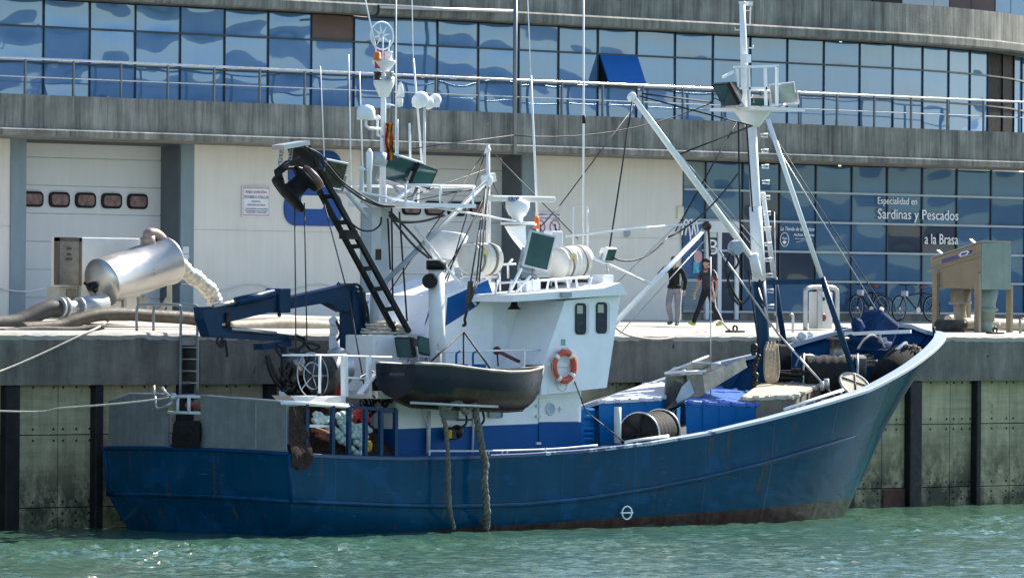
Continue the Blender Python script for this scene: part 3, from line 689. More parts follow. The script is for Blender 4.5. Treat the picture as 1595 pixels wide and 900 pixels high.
# faint name on the transom
# stern boards above the transom
def stern_pt(t, z): return Vector((-13.3-.28*(1-(2*t-1)**2)+.03, YC-3.0+6.0*t, z))
def spt(px, z):
    best = min(range(301), key=lambda i: abs((lambda v: (v-CAM).dot(RT)/(v-CAM).dot(FW)*FPX+797.5)(stern_pt(i/300, z))-px)); return best/300
for px0, px1, zt0, zt1 in ((312, 446, 3.03, 2.93), (169, 262, 3.02, 3.04)):
    t0, t1 = spt(px1, 2.4), spt(px0, 2.4); m = MB(); n = 8; lo, hi, lo2, hi2 = [], [], [], []
    for i in range(n+1):
        t = t0+(t1-t0)*i/n; z = zt1+(zt0-zt1)*i/n
        if px0 == 169 and i > 5: z -= .06*(i-5)
        b_ = stern_pt(t, 1.86); h_ = stern_pt(t, z); lo.append(b_); hi.append(h_); lo2.append(b_+Vector((.05, 0, 0))); hi2.append(h_+Vector((.05, 0, 0)))
    m.grid([lo, hi, hi2, lo2], sm=False); m._f([m.bm.verts.new(p) for p in (lo[0], hi[0], hi2[0], lo2[0])]); m._f([m.bm.verts.new(p) for p in (lo[-1], hi[-1], hi2[-1], lo2[-1])])
    pn = m.build('stern_board', M['panel'], bt)
    MB().tube([p+Vector((.02, 0, .02)) for p in hi], .03, 6).build('board_rail', M['galv'], pn)
    if px0 == 312:
        s = stern_pt(spt(400, 2.4), 1.9); MB().bar(s-Vector((.02, 0, 0)), s+Vector((-.02, 0, 1.0)), .05, .015).build('batten', M['galv'], pn)
# short return of the board on the starboard quarter, its lit face painted paler
p = stern_pt(spt(446, 2.4), 1.86); MB().bb(p+Vector((0, -.03, 0)), p+Vector((.33, .02, 1.1))).build('corner_board', mat('lit_plywood', (.34, .4, .42), .6, var=.1, streak=.2), bt)
# stern roller gap: rail and bars between the boards
m = MB(); g0, g1 = spt(312, 2.6), spt(262, 2.6)
for z in (3.02, 2.66): m.tube([stern_pt(g0, z), stern_pt(g1, z)], .035, 6)
for t in (.35, .7): tt = g0+(g1-g0)*t; m.tube([stern_pt(tt, 2.66), stern_pt(tt, 3.02)], .04, 6)
m.build('stern_gate', M['steel_white'], bt)
# ---- aft starboard railing frames
YSR = YC-2.98
def zr(x): return interp(ZS, x)+.05
m = MB(); tops = {}
pxs = [477, 518, 543.5, 569, 593, 616]
for px in pxs:
    top = S(px, 629 if px < 560 else 637, y=YSR); m.bb((top.x-.045, YSR-.045, zr(top.x)), (top.x+.045, YSR+.045, top.z)); tops[px] = top
m.bar(S(543, 633.5, y=YSR), S(612, 638.5, y=YSR), .07); m.bar(S(598, 641, y=YSR), S(616, 641, y=YSR), .05)
m.build('aft_railing', M['crane'], bt)
MB().tube([S(439, 626.5, y=YSR), S(543, 632, y=YSR)], .05, 8).build('aft_handrail', M['white_clean'], bt)
MB().bar(S(478, 663, y=YSR+.1), S(514, 663.5, y=YSR+.1), .06).build('tally_bar', M['white_clean'], bt)
# ---- deckhouse
YD, YW = -5.35, -5.75
def poly(pxs, y): return [S(a, b, y=y) for a, b in pxs]
zd0 = 1.0
def zz(px, py, y): return S(px, py, y=y).z
xa, xb = S(618, 680, y=YD).x, S(905, 680, y=YD).x
z_st, z_top = zz(750, 662, YD), zz(750, 612, YD)
zs_b = zz(905, 657, YD); zs_a = zz(690, 667, YD)
m = MB()
m.prism([Vector((xa, YD, zs_a)), Vector((xb, YD, zs_b)), Vector((xb, YD, z_top+.1)), Vector((xa, YD, z_top))], (0, 3.9, 0)); dh = m.build('deckhouse', M['white'], bt)
m = MB(); m.prism([Vector((xa-.004, YD-.004, zd0-.1)), Vector((xb+.004, YD-.004, zd0-.1)), Vector((xb+.004, YD-.004, zs_b)), Vector((xa-.004, YD-.004, zs_a))], (0, 3.908, 0)); m.build('blue_dado', M['stripe'], dh)
d0, d1 = S(839, 700, y=YD-.02), S(903, 619, y=YD-.02)
MB().bb((d0.x, YD-.03, zs_b+.01), (d1.x-.02, YD, d1.z), bev=.01).build('door', M['white_clean'], dh)
MB().bb((d0.x, YD-.03, 1.15), (d1.x-.02, YD-.002, zs_b+.006), bev=.01).build('door_dado', M['stripe'], dh)
MB().lathe(S(857, 636.5, y=YD-.03), (0, -1, 0), [(0, .15), (.035, .15), (.035, .115), (.01, .11)]).build('porthole', M['steel_white'], dh)
MB().lathe(S(857, 636.5, y=YD-.035), (0, -1, 0), [(0, .11), (.006, .11)]).build('porthole_glass', mat('pale_porthole_glass', (.35, .45, .5), .15), dh)
m = MB()
for py in (632, 648, 690): m.bb(S(836, py+2, y=YD-.05), S(841, py-2, y=YD-.01))
m.bar(S(872, 633, y=YD-.045), S(872, 642, y=YD-.045), .02); m.bar(S(868, 637, y=YD-.045), S(876, 637, y=YD-.045), .02); m.build('door_dog', M['steel_white'], dh)
for px, py in ((771, 642), (702, 645)):
    c = S(px, py, y=YD-.02); MB().bb(c+Vector((-.22, -.01, -.13)), c+Vector((.22, .012, .13)), bev=.05).build('square_port', M['grey_paint'], dh)
m = MB(); m.tube([S(736, 705, y=YD-.05), S(738, 625, y=YD-.05)], .03, 6); m.tube([S(667, 706, y=YD-.08), S(668, 640, y=YD-.08)], .055, 6); m.tube([S(656, 632, y=YD-.1), S(667, 668, y=YD-.1)], .025, 5); m.build('vent_pipe', M['steel_white'], dh)
m = MB(); m.bb(S(712, 655, y=YD-.04), S(736, 652, y=YD-.02)); m.tube(smooth([S(724, 640, y=YD-.12), S(727, 652, y=YD-.15), S(724, 662, y=YD-.15), S(712, 667, y=YD-.1)]), .03, 6); m.tube(smooth([S(750, 634, y=YD-.12), S(754, 652, y=YD-.15), S(749, 662, y=YD-.12)]), .03, 6); m.build('hydraulic_hose', M['crane'], dh)
MB().sph(S(712, 672, y=YD-.15), .16).box(S(704, 676, y=YD-.18), (.18, .14, .26), bev=.03).build('pump', M['dark_metal'], dh)
MB().box(S(700, 676, y=YD-.22), (.1, .1, .2), bev=.03).build('yellow_valve', M['yellow'], dh)
# aft part of the house, set back (plain grey cabin wall seen between the rail posts)
m = MB(); m.prism([Vector((S(560, 680, y=-4.6).x, -4.6, 1.)), Vector((xa, -4.6, 1.)), Vector((xa, -4.6, 2.85)), Vector((S(560, 680, y=-4.6).x, -4.6, 2.85))], (0, 2.5, 0)); m.build('aft_cabin', M['grey_paint'], bt)
# side deck rail on the gunwale
m = MB(); yg = YC-2.97
pts = [S(669, 702, y=yg), S(760, 702, y=yg), S(860, 699, y=yg), S(930, 693, y=yg)]; m.tube(smooth(pts, 4), .025, 6)
for px in (669, 761, 782, 790, 850, 925): a_ = S(px, 701 if px < 800 else 697, y=yg); m.tube([Vector((a_.x, yg, zr(a_.x))), a_], .025, 6)
m.build('side_rail', M['steel_white'], bt)
m = MB(); m.tube([S(974, 688, y=yg), S(1041, 678.5, y=yg)], .035, 8); m.tube([S(974, 688, y=yg), Vector((S(974, 688, y=yg).x, yg, zr(S(974, 688, y=yg).x)))], .03, 6); a_ = S(1036, 679, y=yg); m.tube([a_, Vector((a_.x, yg, zr(a_.x)))], .03, 6)
a_, b_ = S(1222, 637, y=YC-2.75), S(1313, 607, y=YC-2.6); m.tube([a_, b_], .04, 8)
for t in (.02, .5, .97): q = a_.lerp(b_, t); m.tube([q, Vector((q.x, q.y, zr(q.x)))], .03, 6)
m.build('fore_rail', M['white_clean'], bt)
MB().cyl(S(962, 690, y=yg+.2), S(962, 634, y=yg+.2), .085).build('bollard_post', M['steel_white'], bt)
m = MB()
for py in (650, 668, 676, 684): m.tube([S(908, py, y=-4.4), S(922, py-1, y=-4.4), S(926, py+6, y=-4.4)], .06, 6)
m.box(S(912, 672, y=-4.2), (.3, .4, 1.1), bev=.05); m.build('winch_valve', M['tub'], bt)
# ---- boat deck over the side deck
zb = zz(800, 608, -5.75)
x0, x1 = S(548, 620, y=-5.9).x, S(850, 610, y=-5.75).x
MB().bb((S(588, 620, y=-5.5).x, -5.5, zb-.17), (x1, -3.2, zb)).build('boat_deck', M['white_rust'], bt)
x2 = S(448, 620, y=-5.9).x
MB().bb((S(472, 620, y=-5.7).x, -5.7, zb-.3), (x0, -4.9, zb-.1)).build('aft_platform', M['white_rust'], bt)
m = MB()
for px in (455, 547): q = S(px, 640, y=-5.6); m.bb((q.x-.05, -5.6, .95), (q.x+.05, -5.5, zb-.29))
m.build('platform_stanchion', M['steel_white'], bt)
# white stanchions and rails of the aft platform
yr2 = -5.6; m = MB()
for px, wd in ((537, .14), (575, .09)):
    q0, q1 = S(px, 617, y=yr2), S(px-1, 554, y=yr2); m.bar(q0, q1, wd, .1)
for a_, b_ in (((452, 552), (610, 556)), ((540, 588), (578, 590)), ((440, 553), (540, 553))): m.tube([S(*a_, y=yr2), S(*b_, y=yr2)], .02, 6)
m.tube([S(498, 554, y=yr2), S(498, 612, y=yr2)], .035, 6); m.bar(S(560, 614, y=yr2), S(592, 572, y=yr2), .16, .04); m.build('platform_rail', M['white_clean'], bt)
# rail along the boat deck behind the dinghy
yq = -5.5; m = MB(); m.tube([S(680, 548, y=yq), S(846, 544.5, y=yq)], .025, 6)
m.bar(S(815, 546, y=yq), S(814, 577, y=yq), .12, .05); m.tube([S(686, 548, y=yq), S(686, 590, y=yq)], .025, 6)
m.build('boat_deck_rail', M['white_clean'], bt)
m = MB()
for px in (716, 742): m.tube(smooth([S(px-5, 575, y=yq), S(px-5, 551, y=yq), S(px, 547, y=yq)], 5), .03, 6)
for px in (724, 752): m.bb(S(px-4, 580, y=yq+.2), S(px+5, 567, y=yq+.2)+Vector((0, .2, 0)))
m.build('deck_fitting', M['tub'], bt)
# ---- wheelhouse: a wing box forward, a wall set back aft of it
YB2 = -4.35
wall = [S(769, 468, y=YB2), S(885, 468, y=YB2), S(885, 600, y=YB2), S(748, 600, y=YB2)]
m = MB(); m.prism(wall, (0, 2.6, 0))
wing = poly(((880, 468), (967, 459), (945, 603.5), (843, 615), (843, 577)), YW)
m.prism(wing, (0, 4.7, 0)); wh = m.build('wheelhouse', M['white'], bt)
roof = poly(((797, 470), (900, 464), (972, 459), (978, 459.5), (967, 440), (940, 449), (800, 459)), -6.0)
MB().prism(roof, (0, 5.2, 0)).build('roof', M['white_clean'], wh)
MB().prism([S(765, 472, y=-4.5), S(800, 459, y=-4.5), S(800, 470, y=-4.5)], (0, 3, 0)).build('roof_fairing', M['white'], wh)
def rport(c, wd, h, r, y, name, m, par, dep=.02, n=5):
    pts = []
    for qx, qz, a0 in ((1, 1, 0), (-1, 1, 90), (-1, -1, 180), (1, -1, 270)):
        for t in range(n+1):
            an = math.radians(a0+90*t/n); pts.append(Vector((c.x+qx*(wd-r)+r*math.cos(an), y, c.z+qz*(h-r)+r*math.sin(an))))
    return MB().prism(pts, (0, dep, 0)).build(name, m, par)
for px, py in ((904, 496.5), (936.5, 495)):
    c = S(px+1.5, py, y=YW); rport(c, .24, .37, .11, YW-.018, 'window_rim', M['steel_white'], wh); rport(S(px-.5, py, y=YW), .185, .36, .1, YW-.0205, 'gasket', M['rubber'], wh, .01)
    c = S(px-.5, py, y=YW); rport(c, .155, .335, .09, YW-.024, 'window', M['window'], wh, .01)
    MB().bb((c.x-.13, YW-.028, c.z+.12), (c.x+.06, YW-.025, c.z+.31)).build('curtain', mat('cream_curtain', (.5, .5, .38), .8) if px < 920 else bpy.data.materials['cream_curtain'], wh)
c = S(806, 495, y=YB2); MB().bb((c.x-.35, YB2-.012, c.z-.24), (c.x+.35, YB2, c.z+.24), bev=.005).build('blank_port', M['white_clean'], wh)
c = S(864, 494, y=YB2-.02); MB().bb((c.x-.13, YB2-.03, c.z-.18), (c.x+.13, YB2, c.z+.18)).build('aft_window', M['window'], wh)
c = S(877, 533, y=YW); MB().bb((c.x-.07, YW-.006, c.z-.07), (c.x+.07, YW-.001, c.z+.07)).build('green_sticker', mat('green_sticker', (.15, .42, .3), .4, var=.5, sc=30), wh)
m = MB(); m.bb(S(857, 571, y=YW-.05), S(899, 564.5, y=YW)); m.build('ring_bracket', M['white_clean'], wh)
MB().bb(S(876, 463, y=-6.08), S(887, 455, y=-6.0)).build('roof_lamp', M['grey_paint'], wh)
m = MB(); m.lathe(S(801, 467, y=-5.2), (0, 0, -1), [(0, .03), (.05, .07), (.14, .09), (.2, .15), (.22, .15)]); m.build('ship_bell', M['black'], bt)
MB().bb(S(845, 604, y=YW+.03), S(812, 568, y=YW+.6)).build('locker', M['black'], bt)
m = MB(); a_, b_ = S(774, 546, y=-5.4), S(808, 563, y=-5.4); m.bar(a_, b_, .09, .06); m.sph(a_, .1); m.tube([a_, S(776, 570, y=-5.4)], .02, 5); m.build('red_lever', mat('dark_red_paint', (.12, .015, .02), .45), bt)
# ---- funnel casing with the blue chevron
YFN = -4.6
m = MB(); m.prism(poly(((660, 600), (662, 520), (694, 460), (760, 434.5), (769, 463), (765, 600)), YFN), (0, 2.4, 0)); fn = m.build('funnel_casing', M['white'], bt)
MB().prism(poly(((693.5, 508), (697, 464), (760, 436), (769, 462), (748, 470), (744, 476)), YFN-.006), (0, .005, 0)).build('blue_chevron', M['stripe'], fn)
MB().prism(poly(((662, 508), (663, 500), (674, 464), (678, 464)), YFN-.01), (0, .008, 0)).build('blue_edge', M['stripe'], fn)
a_, b_ = S(681.5, 602, y=-5.0), S(679.5, 418, y=-5.0); st = MB().cyl(a_, b_, .19, .18, 20).build('exhaust_stack', M['white_rust'], bt)
MB().cyl(S(679.5, 420, y=-5.0), S(679.5, 405.5, y=-5.0), .23, n=22).build('stack_cap', M['black'], st)
c = S(667, 436.5, y=-5.1); MB().cyl(c+Vector((-.06, -.1, -.02)), c+Vector((.3, .2, 0)), .17, n=18).build('side_outlet', M['black'], st)
# white tank behind the platform
MB().lathe(S(603, 560, y=-2.6), (0, 0, 1), [(-.2, .62), (.25, .62), (.5, .52), (.66, .3), (.7, .05)], 20).build('vent_dome', M['white'], bt)
m = MB(); m.cyl(S(521, 560, y=-1.8), S(521, 522, y=-1.8), .13); m.tube(smooth([S(521, 522, y=-1.8), S(521, 505, y=-1.8), S(519, 499, y=-1.9)]), .11, 8); m.build('ventilator', M['white_rust'], bt)
# ---- floodlights
def flood(px, py, y, wd, h, dep, face, m_, roll=0, stand=None, name='floodlight', lensm=None):
    """floodlight: tapered housing with a rimmed lens, pointing along face"""
    c = S(px, py, y=y); z = Vector(face).normalized(); x = Vector((0, 0, 1)).cross(z)
    if x.length < .05: x = Vector((1, 0, 0))
    x.normalize(); yv = z.cross(x)
    R3 = Matrix((x, yv, z)).transposed() @ Matrix.Rotation(roll, 3, 'Z')
    P = lambda u, v, t: c+R3 @ Vector((u, v, t))
    b = MB(); rings = []
    for t, k in ((-dep, .35), (-dep*.75, .6), (-.08, 1.), (0, 1.)): rings.append([P(a*wd/2*k, e*h/2*k, t) for a, e in ((-1, -1), (1, -1), (1, 1), (-1, 1))])
    b.grid(rings, sm=False, closed=True); b._f([b.bm.verts.new(p) for p in rings[0]])
    rim = .1
    b.grid([rings[-1], [P(a*wd/2*(1-rim), e*h/2*(1-rim), .012) for a, e in ((-1, -1), (1, -1), (1, 1), (-1, 1))]], sm=False, closed=True)
    b.box(P(0, 0, -dep*.8), (wd*.4, h*.4, dep*.4), R3, bev=.02)
    o = b.build(name, m_, bt)
    l = MB(); l.quad(*[P(a*wd/2*(1-rim), e*h/2*(1-rim), .006) for a, e in ((-1, -1), (1, -1), (1, 1), (-1, 1))])
    l.build('lens', lensm or M['lens'], o)
    s = MB(); top = P(0, 0, -dep*.4)
    for sd in (-1, 1): s.bar(P(sd*(wd/2+.03), 0, -.1), P(sd*(wd/2+.03), -h*.62, -.1), .03, .05, up=x)
    s.bar(P(-wd/2-.04, -h*.62, -.1), P(wd/2+.04, -h*.62, -.1), .04, .05, up=z)
    if stand: s.tube([P(0, -h*.62, -.1), S(*stand, y=y)], .04, 6)
    s.build('bracket', M['galv'], o); return o
flood(840, 391, -5.3, .68, .85, .45, (-.3, -.95, -.1), M['steel_white'], roll=-.2, stand=(838, 435))
flood(625, 266, -3.6, .85, .66, .4, (-.57, -.85, -.3), M['steel_white'], roll=-.3, stand=(622, 305))
flood(661, 275, -4.0, .55, .5, .42, (-.25, -1, -.3), M['black'], roll=-.3, stand=(640, 318))
flood(521, 271, -4.6, .5, .6, .4, (-.6, -.8, -.3), M['galv'], roll=-.2, lensm=mat('brown_lamp_glass', (.12, .1, .075), .15, metal=.3, var=.5, sc=5))
flood(629, 541, -4.9, .6, .45, .35, (-.95, .1, -.2), M['black'], stand=(632, 582))
flood(668, 540, -4.9, .6, .38, .35, (-.6, -.8, .2), M['black'], roll=-.25, stand=(666, 584), lensm=mat('green_lamp_glass', (.04, .13, .09), .1))
flood(1129, 148, -3.6, .85, .6, .4, (-.8, .3, -.5), M['black'], stand=(1150, 168))
flood(1219, 146, -3.9, .62, .5, .3, (-.78, -.63, -.3), M['galv'], roll=.12, stand=(1213, 168), lensm=mat('pale_lamp_glass', (.25, .31, .28), .15))
flood(1186, 159, -2.9, .6, .2, .3, (-.2, -1, -.5), M['black'])
flood(951, 397, -5.0, .36, .32, .28, (.1, -1, -.4), M['white_clean'], stand=(950, 440))
# ---- aft mast
YM = YC
m = MB()
b0, b1 = S(588, 545, y=YM), S(594.5, 318, y=YM)
m.bar(Vector((b0.x, YM, 2.9)), b1, .3, .3); mast = m.build('aft_mast', M['steel_white'], bt)
m = MB(); m.bb((b1.x-.55, YM-1.35, b1.z-.07), (b1.x+1.7, YM+.55, b1.z+.02))
for px, py in ((566, 318), (690, 322)): pass
m.build('mast_platform', M['white_clean'], mast)
m = MB(); zpl = b1.z
for dx, dy in ((-.5, -1.3), (.6, -1.3), (1.65, -1.3), (1.65, .5), (.6, .5), (-.5, .5)):
    m.tube([(b1.x+dx, YM+dy, zpl), (b1.x+dx, YM+dy, zpl+.42)], .03, 6)
for dy in (-1.3, .5): m.tube([(b1.x-.55, YM+dy, zpl+.42), (b1.x+1.7, YM+dy, zpl+.42)], .03, 6)
m.tube([(b1.x+1.65, YM-1.3, zpl+.42), (b1.x+1.65, YM+.5, zpl+.42)], .03, 6); m.build('platform_guard', M['white_clean'], mast)
m = MB()
for p in (((572, 338), (540, 300)), ((545, 300), (515, 296)), ((578, 322), (548, 296))): m.tube([S(*p[0], y=YM-.3), S(*p[1], y=YM-.3)], .05, 6)
m.tube([S(600, 322, y=YM-.6), S(640, 292, y=YM-.6)], .06, 6)
m.build('mast_strut', M['steel_white'], mast)
t0, t1 = S(596, 318, y=YM), S(598, 92, y=YM)
m = MB(); m.tube([t0, S(597, 180, y=YM), t1], [.075, .065, .05], 12); tm = m.build('topmast', M['white_clean'], mast)
m = MB(); m.lathe(S(598, 96, y=YM), (0, 0, 1), [(-.28, .08), (-.02, .28), (.02, .28)], 14); m.lathe(S(598, 128, y=YM), (0, 0, 1), [(-.35, .1), (-.05, .24), (.12, .24), (.14, .1)], 12); m.build('lamp_table', M['white_clean'], mast)
m = MB(); ringc = S(595, 56, y=YM)
m.tube([ringc+Vector((.36*math.cos(t*.2618), 0, .30*math.sin(t*.2618)*1.05)) for t in range(24)], .02, 6, closed=True)
for k in range(8):
    a = k*math.pi/4+.2; m.prism([ringc+Vector((.06*math.cos(a-.6), 0, .06*math.sin(a-.6))), ringc+Vector((.3*math.cos(a), 0, .27*math.sin(a))), ringc+Vector((.06*math.cos(a+.6), 0, .06*math.sin(a+.6)))], (0, .012, 0))
for px, ex in ((583, 588), (607, 604), (596, 597)): m.tube([S(px, 62 if px != 596 else 56, y=YM), S(ex, 95, y=YM)], .018, 5)
m.build('direction_finder', M['white_clean'], bt)
MB().lathe(S(588, 94, y=YM-.1), (0, 0, 1), [(0, .09), (.03, .1), (.04, .085), (.16, .08), (.19, .03)], 12).build('orange_lamp', M['orange'], bt)
MB().lathe(S(605, 94, y=YM-.1), (0, 0, 1), [(0, .1), (.03, .1), (.04, .085), (.16, .085), (.17, .1), (.2, .09)], 12).build('white_lamp', M['white_clean'], bt)
for px, k in ((588.5, 'brown'), (606.5, 'galv')): MB().lathe(S(px, 125, y=YM-.25), (0, 0, 1), [(0, .1), (.02, .1), (.03, .08), (.15, .08), (.16, .1), (.19, .1)], 12).build('navigation_lamp', M[k], bt)
MB().prism([S(584.5, 96, y=YM-.2), S(591, 104, y=YM-.2), S(593, 107, y=YM-.2), S(585, 107, y=YM-.2)], (0, .02, 0)).build('pennant', M['red'], bt)
MB().cyl(S(590, 258, y=YM-.2), S(592, 238, y=YM-.2), .16).build('mast_collar', M['grey_paint'], mast)
# radomes and aerials on the platform
m = MB(); m.lathe(S(570, 187, y=YM-.3), (0, 0, 1), [(0, .2), (.03, .215), (.22, .21), (.3, .17), (.34, .08), (.35, .01)], 16); m.build('radome', M['white_clean'], bt)
m = MB(); m.tube([S(570, 187, y=YM-.3), S(570, 196, y=YM-.3), S(575, 200, y=YM-.3), S(592, 201, y=YM-.3)], .035, 6); m.tube([S(588, 185, y=YM-.2), S(588, 211, y=YM-.2), S(597, 213, y=YM)], .03, 6); m.sph(S(588, 184, y=YM-.2), .07, n=8); m.build('radome_bracket', M['white_clean'], bt)
dc = []
m = MB()
for px, py, r in ((652, 158, .17), (656, 155, .19), (678, 156, .15), (667, 161, .15)): m.sph(S(px, py, y=YM-.1), r, n=12)
m.bar(S(645, 163, y=YM-.1), S(682, 164, y=YM-.1), .12, .1); m.build('twin_dome_aerial', M['white_clean'], bt)
m = MB(); m.cyl(S(661, 166, y=YM-.1), S(661, 300, y=YM-.1), .03, n=8); m.build('aerial_pole', M['steel_white'], bt)
for x, w_ in ((575, .07), (563, .05)): MB().lathe(S(x, 300, y=YM-.4), (0, 0, 1), [(0, .06), (.5, .06), (.52, w_), (.9, w_*1.2), (1., .02)] if x == 575 else [(0, .05), (.5, .05), (.52, .1), (.6, .02)], 10).build('gps_aerial', M['white_clean'], bt)
m = MB(); m.lathe(S(624, 152, y=YM+.2), (0, 0, 1), [(0, .05), (.02, .1), (.25, .06), (.36, .02)], 10); m.lathe(S(623, 166, y=YM+.2), (0, 0, 1), [(0, .07), (.2, .07)], 8); m.tube([S(623, 166, y=YM+.2), S(600, 162, y=YM)], .02, 5); m.build('horn_beacon', M['white_clean'], bt)
for q in (((639, 247), (638, 192)), ((619, 186), (619, 246))): MB().cyl(S(*q[0], y=YM-.2), S(*q[1], y=YM-.2), .028, n=7).build('stub_aerial', M['white_clean'], bt)
# whip aerials
for (x0, y0, x1, y1), yy, r in (((505, 244, 499, 103), -2.2, .016), ((547, 283, 543, 85), -2.6, .018), ((566, 300, 560, 112), -2.8, .02), ((658, 262, 644, 92), -3.2, .03), ((644, 92, 641, -20), -3.2, .014), ((586, 80, 566, -14), YM, .02), ((617, 250, 617, -10), -3.3, .02), ((838, 362, 827, 118), -4.2, .032), ((827, 118, 821, -20), -4.2, .014), ((909, 395, 909, -20), -3.6, .03)):
    MB().cyl(S(x0, y0, y=yy), S(x1, y1, y=yy), r, r*.7, 7).build('whip_aerial', M['white_clean'], bt)
MB().cyl(S(909.5, 193, y=-3.6), S(909.5, 180, y=-3.6), .04, n=8).build('aerial_joint', M['black'], bt)
# ---- second pole, derrick, radar
YP = -3.6
m = MB(); m.tube([S(761, 440, y=YP), S(760, 226, y=YP)], [.065, .045], 10); m.sph(S(760, 234, y=YP), .075); m.sph(S(761, 281, y=YP), .11, sz=1.3); m.bar(S(752, 281, y=YP), S(770, 276, y=YP), .12, .2); pole = m.build('derrick_post', M['white_rust'], bt)
a_, b_ = S(757, 284, y=YP-.1), S(598, 441, y=YP-.3); m = MB(); m.tube([a_, a_.lerp(b_, .5), b_], [.05, .07, .06], 10); m.sph(b_, .09); m.build('derrick_boom', M['grey_paint'], bt)
m = MB(); m.tube([S(548, 297, y=YM-.4), S(690, 325, y=YM-1.2), S(835, 350, y=-4.4)], .028, 6); m.build('white_stay', M['white_clean'], bt)
m = MB(); rc = S(812, 309, y=-4.4); a_, b_ = S(763, 309, y=-4.4), S(862, 311, y=-4.4)
m.bar(a_, b_, .16, .14, bev=.03); rd = m.build('radar_scanner', M['cabinet'], bt)
txt('KIROEN', 792, 811, 306, 314, -4.49, M['text_blue'], rd)
m = MB(); m.lathe(S(806, 346, y=-4.4), (0, 0, 1), [(0, .12), (.12, .14), (.16, .2), (.24, .24), (.34, .28), (.46, .28), (.52, .12), (.58, .08)], 16); m.lathe(S(806, 350, y=-4.4), (0, 0, 1), [(0, .4), (.06, .4)], 16); m.build('radar_pedestal', M['white_clean'], rd)
m = MB(); pr = smooth([S(795, 352, y=-4.4), S(803, 366, y=-4.4), S(812, 378, y=-4.4), S(830, 400, y=-4.4)]); pl_ = [p+Vector((.5-.02*i, 0, .02)) for i, p in enumerate(pr)]
m.grid([[p, q] for p, q in zip(pr, pl_)]); m.grid([[p+Vector((0, .2, 0)), q+Vector((0, .2, 0))] for p, q in zip(pr, pl_)]); m.grid([[p, p+Vector((0, .2, 0))] for p in pr]); m.grid([[p, p+Vector((0, .2, 0))] for p in pl_]); m.build('radar_bracket', M['white'], rd)
MB().lathe(S(836, 356, y=-4.3), (0, 0, 1), [(0, .09), (.05, .07), (.25, .065), (.29, .02)], 10).build('orange_beacon', M['orange'], bt)
m = MB(); m.tube([S(893, 440, y=-3.9), S(893, 323, y=-3.9), S(915, 321, y=-3.9), S(915, 440, y=-3.9)], .025, 6); m.build('aerial_frame', M['white_clean'], bt)
MB().bb(S(860, 395, y=-3.2), S(877, 360, y=-3.2)+Vector((0, .3, 0)), bev=.02).build('roof_box', M['white_clean'], bt)
m = MB(); m.lathe(S(693, 404, y=-2.4), (.12, 0, 1), [(0, .28), (.3, .42), (.58, .5), (.62, .46), (.63, .1)], 18); m.sph(S(712, 402, y=-2.6), .22); m.cyl(S(695, 440, y=-2.4), S(694, 403, y=-2.4), .2); m.build('grey_cowl', M['steel_white'], bt)
# railing and cradle tubes on the wheelhouse roof
m = MB(); yy = -5.4
for px in (771, 793, 812, 832, 851, 868, 886, 900, 917): m.tube([S(px, 462-(px-771)*.07, y=yy), S(px+(4 if px % 2 else -3), 436-(px-771)*.03, y=yy)], .03, 6)
m.tube([S(771, 441, y=yy), S(851, 436, y=yy), S(917, 431, y=yy)], .028, 6)
m.bar(S(800, 459, y=yy), S(826, 430, y=yy), .05); m.bar(S(792, 458, y=yy), S(812, 418, y=yy), .06); m.tube([S(779, 412, y=-4), S(803, 411, y=-4)], .03, 6); m.tube([S(792, 440, y=-4), S(791, 412, y=-4), S(798, 404, y=-4)], .03, 6)
m.bb(S(820, 458, y=yy), S(842, 438, y=yy)+Vector((0, .3, 0))); m.build('roof_railing', M['white_clean'], bt)
m = MB(); m.bar(S(772, 450, y=-4.2), S(936, 444, y=-4.2), .03, .45); m.build('shade_board', M['black'], bt)
MB().bb(S(940, 452, y=-5.4), S(956, 428, y=-5.4)+Vector((0, .4, 0)), bev=.02).build('roof_locker', M['white_clean'], bt)
# ---- folding deck crane
YK = -3.0
m = MB(); m.bar(Vector((S(553, 600, y=YK).x, YK, 1.)), S(549, 452, y=YK), .5, .42, bev=.04); cr = m.build('deck_crane', M['crane'], bt)
m = MB()
m.prism(poly(((562, 452), (548, 441), (531, 446), (440, 466), (440, 483), (512, 471), (540, 486), (562, 470)), YK-.18), (0, .36, 0)); m.build('main_boom', M['crane'], cr)
m = MB(); m.prism(poly(((330, 478), (348, 476), (440, 457), (440, 482), (346, 504), (346, 524), (327, 524), (318, 497), (316, 478)), YK-.16), (0, .32, 0)); m.box(S(433, 468, y=YK), (.35, .5, .55), bev=.03); m.build('outer_boom', M['crane'], cr)
m = MB(); m.cyl(S(368, 470, y=YK-.3), S(425, 457, y=YK-.3), .11); m.build('ram', M['crane'], cr)
MB().cyl(S(332, 477, y=YK-.3), S(369, 469.5, y=YK-.3), .05, n=10).build('ram_rod', M['stainless'], cr)
m = MB(); m.prism(poly(((328, 512), (350, 507), (425, 518), (476, 524), (476, 530), (415, 530), (350, 526), (327, 525)), YK-.14), (0, .28, 0)); m.bar(S(402, 540, y=YK), S(447, 535, y=YK), .3, .14); m.build('jib', M['crane'], cr)
MB().cyl(S(360, 512, y=YK-.2), S(430, 519, y=YK-.2), .045, n=8).build('jib_rod', M['stainless'], cr)
m = MB()
